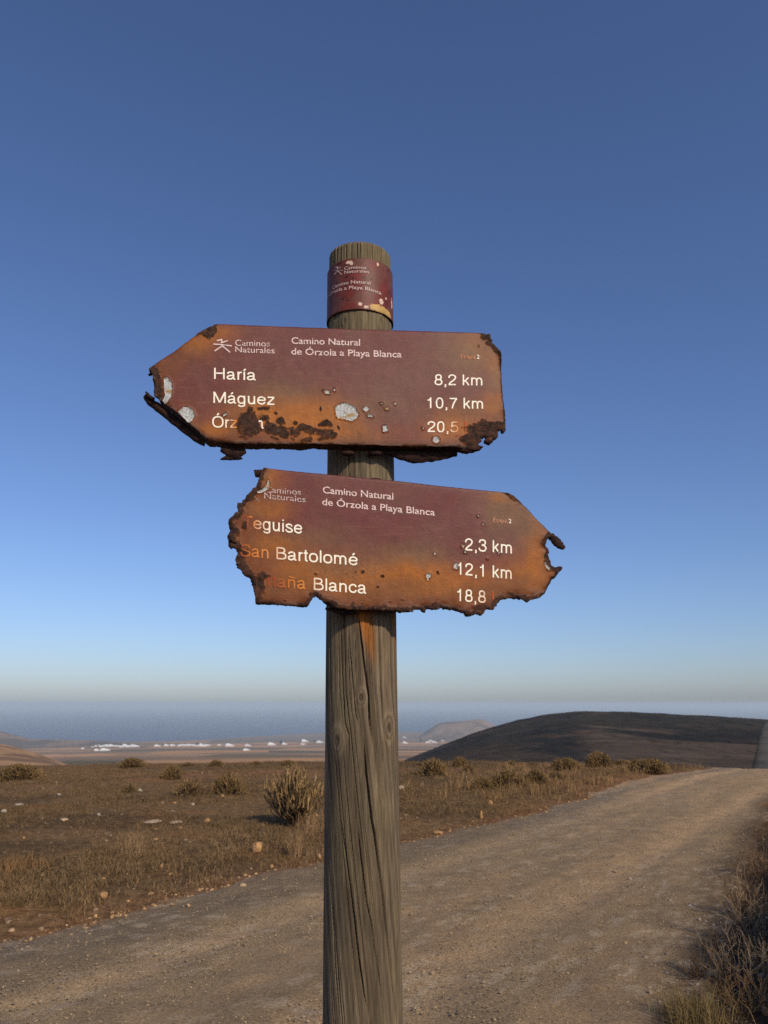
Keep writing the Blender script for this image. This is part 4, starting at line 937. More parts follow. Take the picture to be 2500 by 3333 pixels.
def shrub_meshes(kind, seed):
    """dome of upright finger-like sprigs on forking stems; unit = 1 m wide"""
    r = np.random.default_rng(seed)
    if kind == 'tall':        # inverted cone on bare forking legs
        nb, nf, W, H, fl, fr = 13, 240, .5, .98, .19, .012
    elif kind == 'open':
        nb, nf, W, H, fl, fr = 14, 200, .5, .55, .16, .010
    else:
        nb, nf, W, H, fl, fr = 16, 800, .5, .50, .12, .0115
    # sprig tips over the crown
    az = r.uniform(0, 2 * math.pi, nf); q = np.sqrt(r.uniform(0, 1, nf))
    lump = 1 + .22 * np.sin(az * 3 + seed) + .12 * np.sin(az * 5 + 2 * seed)
    if kind == 'tall':
        rad = W * q * lump * 1.05; hz = H * (1 - .40 * q ** 2) * r.uniform(.55, 1.0, nf) ** .6
        low = r.uniform(0, 1, nf) < .35; hz = np.where(low, hz * r.uniform(.55, .8, nf), hz); rad = rad * (.15 + .85 * np.clip(hz / (.6 * H), 0, 1))
    else:
        rad = W * q * lump; hz = H * np.sqrt(np.maximum(1.02 - q ** 2, .02)) * r.uniform(.75, 1.05, nf)
        low = r.uniform(0, 1, nf) < .3; hz = np.where(low, hz * r.uniform(.4, .8, nf), hz)
    tip = np.stack([rad * np.cos(az), rad * np.sin(az), hz], -1)
    lean = np.stack([np.cos(az) * q, np.sin(az) * q, np.zeros(nf)], -1)
    dirn = np.array([0, 0, 1.]) + lean * (.45 if kind == 'tall' else .9) + r.normal(0, .22, (nf, 3)); dirn /= np.linalg.norm(dirn, axis=1, keepdims=True)
    L = fl * r.uniform(.6, 1.35, nf)
    root = tip - dirn * L[:, None]; root[:, 2] = np.maximum(root[:, 2], .03)
    bend = r.normal(0, .018, (nf, 3))
    mid = (tip + root) / 2 + bend
    rr = fr * r.uniform(.7, 1.2, nf)
    paths = np.stack([root, mid, tip], 1); radii = np.stack([rr * .8, rr, rr * .55], 1)
    Vt, Ft = tubes(paths, radii, 5 if kind == 'tall' else 4)
    c0, c1 = lin(112, 90, 58), lin(154, 126, 84); cm = c0 + (c1 - c0) * r.uniform(0, 1, (nf, 1)); cm = cm * np.where(r.uniform(0, 1, (nf, 1)) < .12, .6, 1)
    cm = cm * (1.25 if kind == 'tall' else 1.0); ct = np.repeat(cm, 3 * (5 if kind == 'tall' else 4), 0)
    # stems that carry them
    pts = r.permutation(nf)
    bp = []; br = []
    for b in range(nb * 6):
        i = pts[b % nf]; e = root[i]; j = b % nb; a0 = j * 2 * math.pi / nb
        s = np.array([.045 * math.cos(a0), .045 * math.sin(a0), -.03])
        m1 = s + (e - s) * .35 + np.array([0, 0, .02]) + r.normal(0, .015, 3); m2 = s + (e - s) * .7 + np.array([0, 0, .03]) + r.normal(0, .02, 3)
        bp.append([s, m1, m2, e]); k_ = .016 if kind == 'tall' else .009; br.append([k_ * 1.1, k_, k_ * .8, k_ * .6])
    for i in range(nf):                                   # short twigs joining loose sprigs
        e = root[i]; s = np.array([e[0] * .55, e[1] * .55, e[2] * .55])
        bp.append([s, s + (e - s) * .4 + r.normal(0, .01, 3), s + (e - s) * .75 + r.normal(0, .01, 3), e]); br.append([.006, .006, .0055, .005])
    Vb, Fb = tubes(bp, br, 5)
    cb = np.tile(lin(96, 78, 56), (len(Vb), 1)) * (.7 + .6 * vnoise(Vb[:, 0] * 20, Vb[:, 2] * 20, seed))[:, None]
    return mesh_np('twigs', Vt, Ft, ct), mesh_np('branches', Vb, Fb, cb)
SHM = {}
for kind, seeds in (('tall', (1,)), ('dome', (2, 3, 4)), ('open', (9, 6))):
    for s in seeds:
        tw, bz = shrub_meshes(kind, s); tw.materials.append(M_TWIG); bz.materials.append(M_TWIG); SHM[(kind, s)] = (tw, bz)
def field_hit(dx, dy):
    """photo direction (1659-wide px) -> point on the near ground"""
    d = ray(dx * K, dy * K); t = 0.5
    prev = 0.5
    for t in np.geomspace(2, 45, 900):
        p = d * t
        if EYE + p[2] <= terr(p[0], p[1]): break
    return float(d[0] * t), float(d[1] * t), t
def shrub(kind, seed, dx, dy, wpx, hpx, label, group=None, name='shrub', rot=None):
    if group == 'bushes along the field edge': hpx *= .75
    elif group == 'bushes beside the track': hpx *= .86; wpx *= .92
    x, y, t = field_hit(dx, dy); w = wpx / 1670 * t; h = hpx / 1670 * t * 1.02
    o = empty(name, (x, y, float(terr(x, y)) - .01)); H = {'tall': .98, 'open': .55, 'dome': .5}[kind]
    o.scale = (w, w, h / H); o.rotation_euler = (0, 0, rot if rot is not None else random.uniform(0, 6.28))
    tag(o, label, 'shrub', group)
    a, b = SHM[(kind, seed)]
    link('twigs', a, o); link('branches', b, o)
    return o
shrub('tall', 1, 634, 1786, 132, 138, 'tall candelabra bush with thick upright fingers, just left of the post', name='candelabra_bush', rot=.4)
shrub('dome', 2, 492, 1716, 76, 46, 'rounded olive grey bush left of the tall candelabra bush', 'bushes in the dry field')
shrub('open', 9, 412, 1718, 92, 36, 'low straggling bush touching the left side of the rounded olive bush', 'bushes in the dry field')
shrub('dome', 3, 372, 1682, 44, 30, 'small dark ball of a bush, alone in mid field above the straggling one', 'bushes in the dry field')
shrub('open', 6, 278, 1713, 42, 24, 'thin sparse bush with a pale stone at its foot', 'bushes in the dry field')
shrub('dome', 4, 284, 1657, 60, 26, 'wide dark bush on the field edge below the white village', 'bushes along the field edge')
shrub('dome', 2, 146, 1651, 46, 22, 'dark bush on the field edge at the foot of the tan slope', 'bushes along the field edge')
shrub('dome', 3, 192, 1651, 34, 15, 'low bush next in line to the right of the one by the tan slope', 'bushes along the field edge')
shrub('dome', 4, 40, 1684, 96, 34, 'broad bush among pale stones at the far left of the field', 'bushes in the dry field')
shrub('open', 9, 406, 1655, 36, 13, 'tiny bush on the field edge, right of the wide dark one', 'bushes along the field edge')
shrub('dome', 3, 466, 1654, 34, 17, 'small bush on the field edge over the rounded olive bush', 'bushes along the field edge')
shrub('dome', 4, 553, 1652, 24, 11, 'smallest bush on the field edge, midway between village end and post', 'bushes along the field edge')
shrub('dome', 2, 622, 1653, 36, 16, 'field edge bush peeping out above the tall candelabra bush', 'bushes along the field edge')
shrub('open', 6, 605, 1745, 40, 26, 'bushy dark undergrowth at the left foot of the candelabra bush', 'bushes in the dry field')
shrub('dome', 3, 938, 1676, 66, 44, 'round bush standing clear, first to the right of the post', 'bushes beside the track')
shrub('dome', 4, 994, 1657, 42, 26, 'brownish bush behind and right of the clear round one', 'bushes beside the track')
shrub('open', 9, 1012, 1668, 44, 22, 'pale low bush in front of the brownish one', 'bushes beside the track')
shrub('dome', 2, 1096, 1700, 84, 44, 'largest bush right of the post, in the middle of the verge', 'bushes beside the track')
shrub('dome', 3, 1044, 1708, 56, 34, 'bush leaning on the left of the largest verge bush', 'bushes beside the track')
shrub('dome', 4, 1160, 1692, 60, 34, 'bush on the right of the largest verge bush', 'bushes beside the track')
shrub('dome', 2, 1222, 1664, 76, 32, 'wide bush in front of the dark hill, left of the tall-tipped one', 'bushes beside the track')
shrub('dome', 3, 1294, 1656, 66, 38, 'tall-tipped bush standing up against the dark hill', 'bushes beside the track')
shrub('open', 6, 1200, 1684, 50, 22, 'low pale bush between the verge and the wide bush', 'bushes beside the track')
shrub('dome', 4, 1408, 1670, 84, 36, 'wide dark bush where the track bends, nearest the gravel', 'bushes beside the track')
shrub('dome', 2, 1378, 1664, 50, 30, 'bush joined to the left of the wide dark one at the bend', 'bushes beside the track')
shrub('open', 9, 1106, 1652, 34, 14, 'tiny bush at the foot of the dark hill above the largest verge bush', 'bushes along the field edge')
shrub('open', 6, 1150, 1653, 30, 12, 'faint tiny bush on the field edge midway along the dark hill', 'bushes along the field edge')
shrub('open', 9, 905, 1653, 26, 10, 'little bush on the field edge close to the right side of the post', 'bushes along the field edge')
shrub('dome', 3, 1345, 1652, 40, 16, 'last field edge bush before the bend of the track', 'bushes along the field edge')
shrub('open', 6, 1490, 1653, 60, 16, 'dry low bush at the far bend of the track', 'bushes beside the track')

def dry_weed(seed, height, spread, stems, depth=3, rad=.0026, colr=((126, 102, 74), (176, 150, 116))):
    """bare forking twigs of a dead weed"""
    r = np.random.default_rng(seed); paths = []; radii = []; cols = []
    c0, c1 = lin(*colr[0]), lin(*colr[1])
    def grow(p, d, L, ra, lv):
        q = [p]; dd = d.copy()
        for i in range(4):
            dd = dd + r.normal(0, .16, 3) + np.array([0, 0, .05]); dd /= np.linalg.norm(dd); q.append(q[-1] + dd * L / 4)
        paths.append(q); radii.append(np.linspace(ra, ra * .7, 5)); cols.append(c0 + (c1 - c0) * min(1, r.uniform(0, .6) + .2 * lv))
        if lv < depth:
            for k in range(r.integers(2, 4)):
                i = r.integers(2, 5); nd = dd + r.normal(0, .5, 3); nd[2] = abs(nd[2]) + .15; nd /= np.linalg.norm(nd)
                grow(q[i], nd, L * r.uniform(.5, .8), ra * .68, lv + 1)
    for s in range(stems):
        a = r.uniform(0, 6.28); d = np.array([math.cos(a) * spread, math.sin(a) * spread, 1.0]); d /= np.linalg.norm(d)
        grow(np.array([r.normal(0, .006), r.normal(0, .006), -.02]), d, height * r.uniform(.35, .55), rad * r.uniform(.8, 1.3), 0)
    V, F = tubes(paths, radii, 4)
    return mesh_np('twigs', V, F, np.repeat(np.array(cols), 20, 0))
def weed(seed, dx, dy, height, spread, stems, label, name='dry_weed', **kw):
    x, y, t = field_hit(dx, dy)
    o = link(name, dry_weed(seed, height, spread, stems, **kw), None, M_TWIG); o.location = (x, y, float(terr(x, y)))
    tag(o, label, 'weed', 'dead weeds on the right verge')
weed(11, 1628, 2052, .50, .55, 13, 'tallest pale dead weed with many forks at the right border')
weed(12, 1560, 2124, .34, .35, 7, 'thin upright dead weed left of the tallest one', rad=.0022)
weed(13, 1652, 2166, .36, .6, 10, 'dead weed in front of the tallest one, at the right border')
weed(14, 1596, 1975, .34, .6, 12, 'dark tangled weed behind the tallest pale one', colr=((92, 72, 52), (130, 106, 78)))
weed(15, 1510, 2120, .26, .8, 14, 'low dark tangle of dead twigs behind the yellowish grass clump', colr=((70, 55, 42), (112, 90, 66)))
weed(16, 1640, 1900, .42, .6, 12, 'farthest dead weed, where the verge leaves the photo on the right', colr=((110, 88, 64), (150, 124, 92)))
weed(17, 1600, 2190, .26, .9, 12, 'sprawling dead weed at the bottom right corner', colr=((90, 70, 50), (140, 112, 80)))
weed(18, 1560, 2060, .22, .9, 12, 'short dead weed midway on the verge, beside scattered white pebbles', colr=((80, 62, 46), (124, 100, 72)))

# dry grass: every blade is a narrow triangle
def blades(px, py, nper, hmin, hmax, wid, lean, c0, c1, seed, tuft=.05):
    r = np.random.default_rng(seed); n = len(px); m = n * nper
    bx = np.repeat(px, nper) + r.normal(0, tuft, m); by = np.repeat(py, nper) + r.normal(0, tuft, m)
    bz = terr(bx, by) - .005
    h = np.repeat(r.uniform(.6, 1.2, n), nper) * r.uniform(hmin, hmax, m); a = r.uniform(0, 6.28, m); l = np.abs(r.normal(0, lean, m)) + .1
    wv = r.uniform(.6, 1.3, m) * wid; a2 = a + r.uniform(-1.5, 1.5, m)
    px_, py_ = np.cos(a2) * wv, np.sin(a2) * wv
    b = np.stack([bx, by, bz], -1); mid = b + np.stack([np.cos(a) * l * h * .4, np.sin(a) * l * h * .4, h * .6], -1)
    tip = b + np.stack([np.cos(a) * l * h * 1.2, np.sin(a) * l * h * 1.2, h * (1 - .25 * np.minimum(l, 1.2))], -1)
    s = np.stack([px_, py_, np.zeros(m)], -1)
    V = np.stack([b - s, b + s, mid + s * .8, mid - s * .8, tip], 1).reshape(-1, 3); i = np.arange(m)[:, None] * 5
    F = np.concatenate([np.concatenate([i, i + 1, i + 2], 1), np.concatenate([i, i + 2, i + 3], 1), np.concatenate([i + 3, i + 2, i + 4], 1)])
    c = c0 + (c1 - c0) * r.uniform(0, 1, (m, 1)) ; c = c * np.repeat(r.uniform(.75, 1.2, n), nper)[:, None]
    return V, F, np.repeat(c, 5, 0)
r = np.random.default_rng(5)
def field_points(n, rmin, rmax, pw=1.0):
    az = r.uniform(-.62, .55, n); d = rmin * (rmax / rmin) ** (r.uniform(0, 1, n) ** pw); return d * np.sin(az), d * np.cos(az)
Vs, Fs, Cs = [], [], []
def add_blades(mask_fn, n, rmin, rmax, *a, **k):
    x, y = field_points(n, rmin, rmax, .75); m = mask_fn(x, y); V, F, c = blades(x[m], y[m], *a, **k)
    Fs.append(F + sum(len(v) for v in Vs)); Vs.append(V); Cs.append(c)
G0, G1, G2 = lin(112, 90, 62), lin(154, 124, 86), lin(114, 95, 66)
def m_verge(x, y):      # thick, golden strip along the track
    s, n = sn(x, y); d = road_left(s) - n
    return (d > .12) & (r.uniform(0, 1, len(x)) < np.clip(1.05 - d / 4.2, 0, 1) * (.15 + 1.1 * sstep(.3, .6, fbm(x / .7, y / .7, 3, 151))))
def m_field(x, y):      # thin, patchy cover further in
    s, n = sn(x, y); d = road_left(s) - n
    return (d > .5) & (r.uniform(0, 1, len(x)) < sstep(.34, .60, fbm(x / 1.4, y / 1.4, 4, 152)))
def m_right(x, y):
    s, n = sn(x, y); return (n > road_right(s) + .12) & (n < 1) & (r.uniform(0, 1, len(x)) < .25 + .5 * sstep(.45, .65, fbm(x / .5, y / .5, 3, 153)))
add_blades(m_verge, 15000, 4.5, 26, 12, .03, .105, .0020, .95, G0, G1, 31)
add_blades(m_field, 30000, 5.5, 28, 10, .03, .085, .0032, 1.0, G2, G0 * 1.15, 32)
add_blades(m_right, 6000, 3.2, 16, 9, .03, .10, .0016, .8, lin(100, 78, 56), lin(150, 122, 88), 33)
x, y = field_points(700, 12, 27); s_, n_ = sn(x, y); m = (n_ < road_left(s_) - .2) & (n_ > road_left(s_) - 4) & (s_ > 12)
V, F, c = blades(x[m], y[m], 40, .10, .26, .004, .4, G0 * 1.1, lin(170, 136, 92), 34, .12); Fs.append(F + sum(len(v) for v in Vs)); Vs.append(V); Cs.append(c)
tag(link('dry_grass', mesh_np('dry_grass', np.concatenate(Vs), np.concatenate(Fs), np.concatenate(Cs)), None, M_GRASS), 'thin brown dry grass covering the stony field and the edges of the track', 'grass', kind='stuff')
def tuft(dx, dy, n, h, w, label, c0, c1, seed):
    x, y, t = field_hit(dx, dy); z = float(terr(x, y))
    V, F, c = blades(np.full(n, x), np.full(n, y), 14, h * .5, h, .0017, .45, c0, c1, seed, w)
    o = link('grass_clump', mesh_np('grass_clump', V - (x, y, z), F, c), None, M_GRASS); o.location = (x, y, z); tag(o, label, 'grass clump', 'single grass clumps')
tuft(1505, 2225, 46, .24, .085, 'yellowish olive grass clump at the lower right corner of the photo', lin(104, 88, 56), lin(150, 128, 84), 41)
tuft(640, 1850, 10, .34, .05, 'wispy tall pale grass standing just left of the post', lin(140, 110, 76), lin(184, 150, 108), 42)
tuft(672, 1800, 10, .36, .06, 'wispy pale grass in front of the candelabra bush', lin(140, 110, 76), lin(184, 150, 108), 43)
tuft(280, 1845, 12, .30, .07, 'pale wispy grass in the left field above the ochre patch of soil', lin(130, 104, 72), lin(172, 142, 102), 44)
tuft(20, 1880, 30, .26, .16, 'bushy brown grass clump at the left border', lin(112, 84, 54), lin(160, 124, 82), 45)

# stones
_bm = bmesh.new(); bmesh.ops.create_icosphere(_bm, subdivisions=3, radius=1)
ICO_V = np.array([v.co[:] for v in _bm.verts]); ICO_F = np.array([[v.index for v in f.verts] for f in _bm.faces]); _bm.free()
def rock(dx, dy, wpx, hpx, label, group=None, colr=(190, 172, 146), sink=.25):
    x, y, t = field_hit(dx, dy); w, h = wpx / 1670 * t / 2, hpx / 1670 * t / 2
    sd = int(abs(dx * 7 + dy * 13)); rr = np.random.default_rng(sd)
    V = ICO_V.copy()
    for k in range(9):                                    # knock flat faces off it
        nrm = rr.normal(0, 1, 3); nrm /= np.linalg.norm(nrm); dd = V @ nrm - rr.uniform(.55, .85); V = V - np.maximum(dd, 0)[:, None] * nrm * .9
    V = V * (1 + .16 * (fbm(V[:, 0] * 2.2 + sd, V[:, 1] * 2.2 + V[:, 2] * 3, 3, sd) - .5))[:, None]
    V = V * (w * 1.2, w * rr.uniform(.7, 1.1), h * 1.25)
    c = lin(*colr) * .8 * (.7 + .5 * fbm(V[:, 0] / w + sd, V[:, 2] / w + V[:, 1] / w, 3, sd + 1))[:, None]
    o = link('rock', mesh_np('rock', V, ICO_F, c), None, M_ROCK); o.location = (x, y, float(terr(x, y)) + h * (1 - sink)); o.rotation_euler = (0, 0, rr.uniform(0, 6.28))
    tag(o, label, 'rock', group)
OR = (206, 160, 108)
q5 = lambda a, b: (a * .651 * .6636, (2500 + b * .651) * .6636)
RG = 'stones lying in the field'
for (a, b, w, h, lab, c_) in [
    (197, 46, 34, 20, 'pale stone at the right end of the broad left bush', (196, 180, 148)), (136, 50, 18, 14, 'small pale stone under the broad left bush', (196, 180, 148)),
    (96, 190, 44, 14, 'flat pale stone near the left border, farther of two', (192, 176, 154)), (18, 222, 24, 16, 'rounded white stone touching the left border', (196, 184, 164)),
    (318, 268, 42, 18, 'slanting flat pale stone alone in the left field', (190, 164, 132)), (762, 276, 78, 18, 'long flat pale slab left of centre in the field', (194, 170, 138)),
    (880, 280, 66, 16, 'broken flat stones just right of the long slab', (188, 166, 136)), (1036, 274, 34, 22, 'orange stone right of the long slab', OR),
    (1285, 424, 50, 62, 'upright orange boulder in the grass near the post, biggest in the field', OR), (514, 652, 44, 34, 'orange stone low in the verge grass, near the gravel', OR),
    (516, 566, 24, 20, 'small orange stone above the bigger orange one in the verge grass', OR), (494, 238, 22, 14, 'little white stone in the middle of the left field', (196, 180, 156)),
    (698, 118, 26, 16, 'pale stone at the foot of the thin sparse bush', (200, 188, 160)), (296, 138, 26, 12, 'white stone beyond the slanting flat one', (200, 186, 164)),
    (1214, 602, 34, 24, 'rounded tan stone on the gravel edge, largest there', (204, 176, 136)), (1358, 498, 20, 18, 'small orange stone between the upright boulder and the post', OR),
    (1596, 452, 32, 26, 'orange stone half hidden by the left side of the post', OR), (58, 820, 30, 18, 'tan stone at the left border on the gravel edge', (200, 166, 126)),
    (920, 142, 42, 12, 'flat pale stone right under the rounded olive bush', (190, 170, 144)), (1112, 146, 20, 12, 'orange pebble-like stone near the candelabra bush', OR),
    (962, 188, 18, 12, 'small pale stone midway between olive bush and long slab', (196, 180, 156)), (808, 500, 18, 20, 'pointed tan stone in the grass above the gravel edge', OR), (1556, 300, 24, 14, 'pale stone at the right foot of the candelabra bush', (196, 176, 150))]:
    rock(*q5(a, b), w * .432, h * .432, lab, RG, c_)
q7 = lambda a, b: (((1280 + a * .7354) * .6636), (2450 + b * .7354) * .6636)
for (a, b, w, h, lab, c_) in [
    (36, 162, 34, 16, 'pale stone beside the right edge of the post, out in the field', (206, 180, 150)), (430, 232, 26, 20, 'orange stone on the slope of the far verge', OR),
    (390, 292, 16, 34, 'narrow upright orange stone on the far verge', OR), (200, 360, 40, 16, 'flat orange stone at the near end of the far verge', OR),
    (172, 984, 18, 14, 'light pebble on the track right of the post, nearest the viewer', (190, 170, 144)), (1046, 567, 20, 14, 'orange-white stone alone on the right half of the track', (214, 186, 154)),
    (982, 532, 18, 14, 'tan stone up the track from the orange-white one', (190, 168, 136)), (1003, 1004, 24, 20, 'tan stone on the dark edge of the track', (186, 166, 142)), (926, 1036, 20, 14, 'whitish stone left of the tan one on the dark track edge', (186, 170, 150)),
    (1138, 1078, 28, 26, 'biggest brown stone of the small heap on the right verge', (176, 152, 126)), (1136, 1052, 26, 16, 'flat stone behind the biggest of the small heap', (176, 154, 130)), (1172, 1066, 24, 18, 'grey stone right of the small heap', (168, 152, 132)),
    (1356, 750, 22, 18, 'rounded pale stone on the right verge, left of two', (180, 166, 148)), (1384, 756, 18, 12, 'flatter pale stone on the right verge, right of two', (180, 166, 148)), (1460, 714, 26, 16, 'brown stone near the dead weeds on the right verge', (160, 140, 120)),
    (1320, 810, 20, 16, 'grey stone below the rounded pale one on the right verge', (166, 150, 132)), (1640, 914, 26, 26, 'orange stone under the tallest dead weed', (206, 164, 124)), (1316, 686, 24, 12, 'white pebble where gravel turns to dark verge', (200, 188, 170)),
    (1648, 1160, 40, 44, 'orange boulder at the bottom right corner', (190, 140, 100))]:
    rock(*q7(a, b), w * .488, h * .488, lab, 'stones on and beside the track', c_)
for k in range(42):                                       # the rest of the field's stones
    a = r.uniform(0, 1620); b = r.uniform(20, 640)
    if b > 520 - a * .1 and a > 900: b *= .6
    rock(*q5(a, b), r.uniform(8, 22) * .432, r.uniform(6, 12) * .432, 'small pale stone among dry grass in the field left of the track', 'small stones scattered over the field', OR if r.uniform() < .35 else (160, 142, 120))
# grit of the track and its edges
_bm = bmesh.new(); bmesh.ops.create_icosphere(_bm, subdivisions=1, radius=1)
I1V = np.array([v.co[:] for v in _bm.verts]); I1F = np.array([[v.index for v in f.verts] for f in _bm.faces]); _bm.free()
def grit(x, y, size, c, lift=.3):
    n = len(x); m = len(I1V); z = terr(x, y) + np.where(in_road(x, y) > 0, .012, 0)
    V = I1V[None] * (1 + r.uniform(-.3, .3, (n, m, 1))) * (size[:, None, None] * np.stack([r.uniform(.7, 1.5, n), r.uniform(.7, 1.5, n), r.uniform(.45, .8, n)], -1)[:, None])
    a = r.uniform(0, 6.28, n); ca, sa = np.cos(a)[:, None], np.sin(a)[:, None]
    V = np.stack([V[..., 0] * ca - V[..., 1] * sa, V[..., 0] * sa + V[..., 1] * ca, V[..., 2]], -1) + np.stack([x, y, z + size * lift], -1)[:, None]
    F = (I1F[None] + (np.arange(n) * m)[:, None, None]).reshape(-1, 3)
    return V.reshape(-1, 3), F, np.repeat(c, m, 0)
x, y = field_points(95000, 2.6, 22, .8); e = in_road(x, y); m = (e > -.1); x, y = x[m], y[m]
sz = .0017 + .0062 * r.uniform(0, 1, len(x)) ** 8 + .0012 * np.hypot(x, y) / 8
g1 = grit(x, y, sz, lin(164, 142, 110) * r.uniform(.5, 1.3, (len(x), 1)))
x, y = field_points(60000, 3, 20); e = in_road(x, y); s_, n_ = sn(x, y); m = (np.abs(e + .06) < r.exponential(.07, len(x))) & (n_ < -3.5); x, y = x[m], y[m]
g2 = grit(x, y, .004 + .016 * r.uniform(0, 1, len(x)) ** 3, lin(186, 150, 106) * r.uniform(.6, 1.25, (len(x), 1)))
x, y = field_points(15000, 2.8, 14); s_, n_ = sn(x, y); m = (n_ > road_right(s_) - .5) & (n_ < .3); x, y = x[m], y[m]
g3 = grit(x, y, .002 + .012 * r.uniform(0, 1, len(x)) ** 5, lin(150, 134, 116) * r.uniform(.5, 1.35, (len(x), 1)))
x, y = field_points(6000, 5, 26); s_, n_ = sn(x, y); m = (n_ < road_left(s_) - .1); x, y = x[m], y[m]
g4 = grit(x, y, .004 + .020 * r.uniform(0, 1, len(x)) ** 5, lin(140, 116, 90) * r.uniform(.6, 1.3, (len(x), 1)))
Vg = np.concatenate([g1[0], g2[0], g3[0], g4[0]]); o_ = np.cumsum([0, len(g1[0]), len(g2[0]), len(g3[0])])
tag(link('gravel', mesh_np('gravel', Vg, np.concatenate([g[1] + k for g, k in zip((g1, g2, g3, g4), o_)]), np.concatenate([g[2] for g in (g1, g2, g3, g4)]), smooth=False), None, M_ROCK), 'loose grit and pebbles on the track and along its edges', 'gravel', kind='stuff')

# the white village far below, by the sea
def boxes_mesh(name, bx):
    V, F = [], []
    for (x0, x1, y0, y1, z0, z1) in bx:
        k = len(V); V += [(x0, y0, z0), (x1, y0, z0), (x1, y1, z0), (x0, y1, z0), (x0, y0, z1), (x1, y0, z1), (x1, y1, z1), (x0, y1, z1)]
        F += [(k, k + 3, k + 2, k + 1), (k + 4, k + 5, k + 6, k + 7), (k, k + 1, k + 5, k + 4), (k + 1, k + 2, k + 6, k + 5), (k + 2, k + 3, k + 7, k + 6), (k + 3, k, k + 4, k + 7)]
    return mesh_np(name, V, F, smooth=False)
HVAR = []
for v in range(4):
    q = np.random.default_rng(70 + v); w = 13 + 3 * q.uniform(-1, 1); d = 9.0; h = 4.2 + 1.2 * (v % 2)
    bx = [(-w / 2, w / 2, 0, d, -2, h), (-w / 2, w / 2, 0, .3, h, h + .7), (-w / 2, w / 2, d - .3, d, h, h + .7), (-w / 2, -w / 2 + .3, .3, d - .3, h, h + .7), (w / 2 - .3, w / 2, .3, d - .3, h, h + .7),
          (-w * .30, w * .12, 2, d - 1, h + .01, h + 2.9), (w * .25, w * .31, 3, 3.8, h + .01, h + 1.9), (w / 2, w / 2 + 4.5, 2, d - 1, -2, 3.1)]
    win = [(x_ - .55, x_ + .55, -.05, .02, 1.2, 2.6) for x_ in np.linspace(-w * .38, w * .38, 4)] + [(w / 2 + 1.5, w / 2 + 2.7, 1.94, 2.02, 0, 2.2)]
    HVAR.append((boxes_mesh('wall', bx), boxes_mesh('window', win)))
    HVAR[-1][0].materials.append(M_PLASTER); HVAR[-1][1].materials.append(M_SHUTTER)
def house(dx, dy, label, group, size=1.0, R=2500):
    a = float(az_of(dx, dy)); i = house.k % 4; house.k += 1; size *= .68
    x, y = R * math.sin(a), R * math.cos(a)
    o = empty('house', (x, y, float(terr(x, y)))); o.rotation_euler = (0, 0, -a + random.uniform(-.5, .5)); o.scale = (size * 1.1, size, size * .8)
    tag(o, label, 'house', group); link('wall', HVAR[i][0], o); link('window', HVAR[i][1], o)
house.k = 0
qa = lambda a: a * .3376 * .6636; qb = lambda a: (500 + a * .3496) * .6636; qc = lambda a: (1280 + a * .3737) * .6636
VG = 'white houses of the far village'
def at_y(disp_y): return float(np.interp(-disp_y, [-q for q in YN], RN))
for i, (a, s) in enumerate([(893, .6), (925, .8), (952, 1.1), (975, 1.0), (1000, 1.1), (1020, 1.2), (1045, 1.5), (1070, 1.3), (1090, 1.0), (1115, .9), (1140, .8)]):
    house(qa(a), 1608, 'flat roofed white house in the left cluster of the far village', 'left cluster of the far village', s, 2560 + 40 * (i % 3))
for i, (a, s) in enumerate([(1165, 1.0), (1188, 1.2), (1205, 1.6), (1228, 1.2), (1250, 1.1), (1275, 1.4), (1295, 1.5), (1320, 1.1)]):
    house(qa(a), 1609, 'flat roofed white house in the second, brightest cluster of the far village', 'second cluster of the far village', s, 2470 + 40 * (i % 3))
for i, (a, s) in enumerate([(238, .9), (255, 1.2), (280, 1.0), (300, 1.3), (322, 1.2), (345, 1.2), (368, 1.1), (385, 1.0)]):
    house(qb(a), 1608, 'flat roofed white house in the long row of the far village, between the scattered ones', 'long row of the far village', s, 2520 + 30 * (i % 3))
for i, (a, s) in enumerate([(410, .9), (435, 1.0), (442, 1.5), (460, 1.1), (485, 1.2), (508, 1.0)]):
    house(qb(a), 1610, 'flat roofed white house in the row at the right end of the dense village', 'right row of the far village', s, 2470 + 40 * (i % 3))
for (x_, R, s, lab) in [(qa(935), 1950, 1.0, 'left of the two white houses below the left cluster of the village'), (qa(1010), 1950, 1.5, 'bigger right one of the two white houses below the left cluster'), (qa(800), 2250, .7, 'faint small house left of the whole village'),
        (qb(30), 2500, 1.5, 'white house alone right of the second village cluster'), (qb(118), 2540, 1.3, 'left of the pair of white houses before the long village row'), (qb(177), 2540, 1.3, 'right of the pair of white houses before the long village row'), (qb(610), 2560, .9, 'dim small house right of the dense village'),
        (qb(700), 2450, 2.1, 'white house standing alone midway between village and post, broad'), (qb(868), 2450, 1.4, 'white house above the tiny lone one in the fields'), (qb(862), 1650, .95, 'tiny white house alone in the nearer fields'),
        (qb(1092), 2560, 1.9, 'slanting white house over the tall candelabra bush'), (qb(1215), 2600, 1.5, 'dull white house beside a dark tree'), (qb(1402), 3000, 2.2, 'long pale house farther off, left of the post'), (qb(1385), 2560, 1.1, 'small white house just below the long pale one'), (qb(1540), 2750, 1.7, 'white house closest to the left side of the post'),
        (qc(100), 2700, 1.5, 'low pale house closest to the right side of the post'), (qc(92), 3350, 1.2, 'faint house above the low pale one right of the post'), (qc(298), 2800, 1.2, 'left house of the little group under the lilac hill'), (qc(322), 3000, 1.4, 'upper house of the little group under the lilac hill'), (qc(348), 2800, 1.5, 'brightest house of the little group under the lilac hill'), (qc(424), 3000, 1.2, 'house half behind the flank of the dark hill')]:
    house(x_, 1605, lab, VG, s, R)
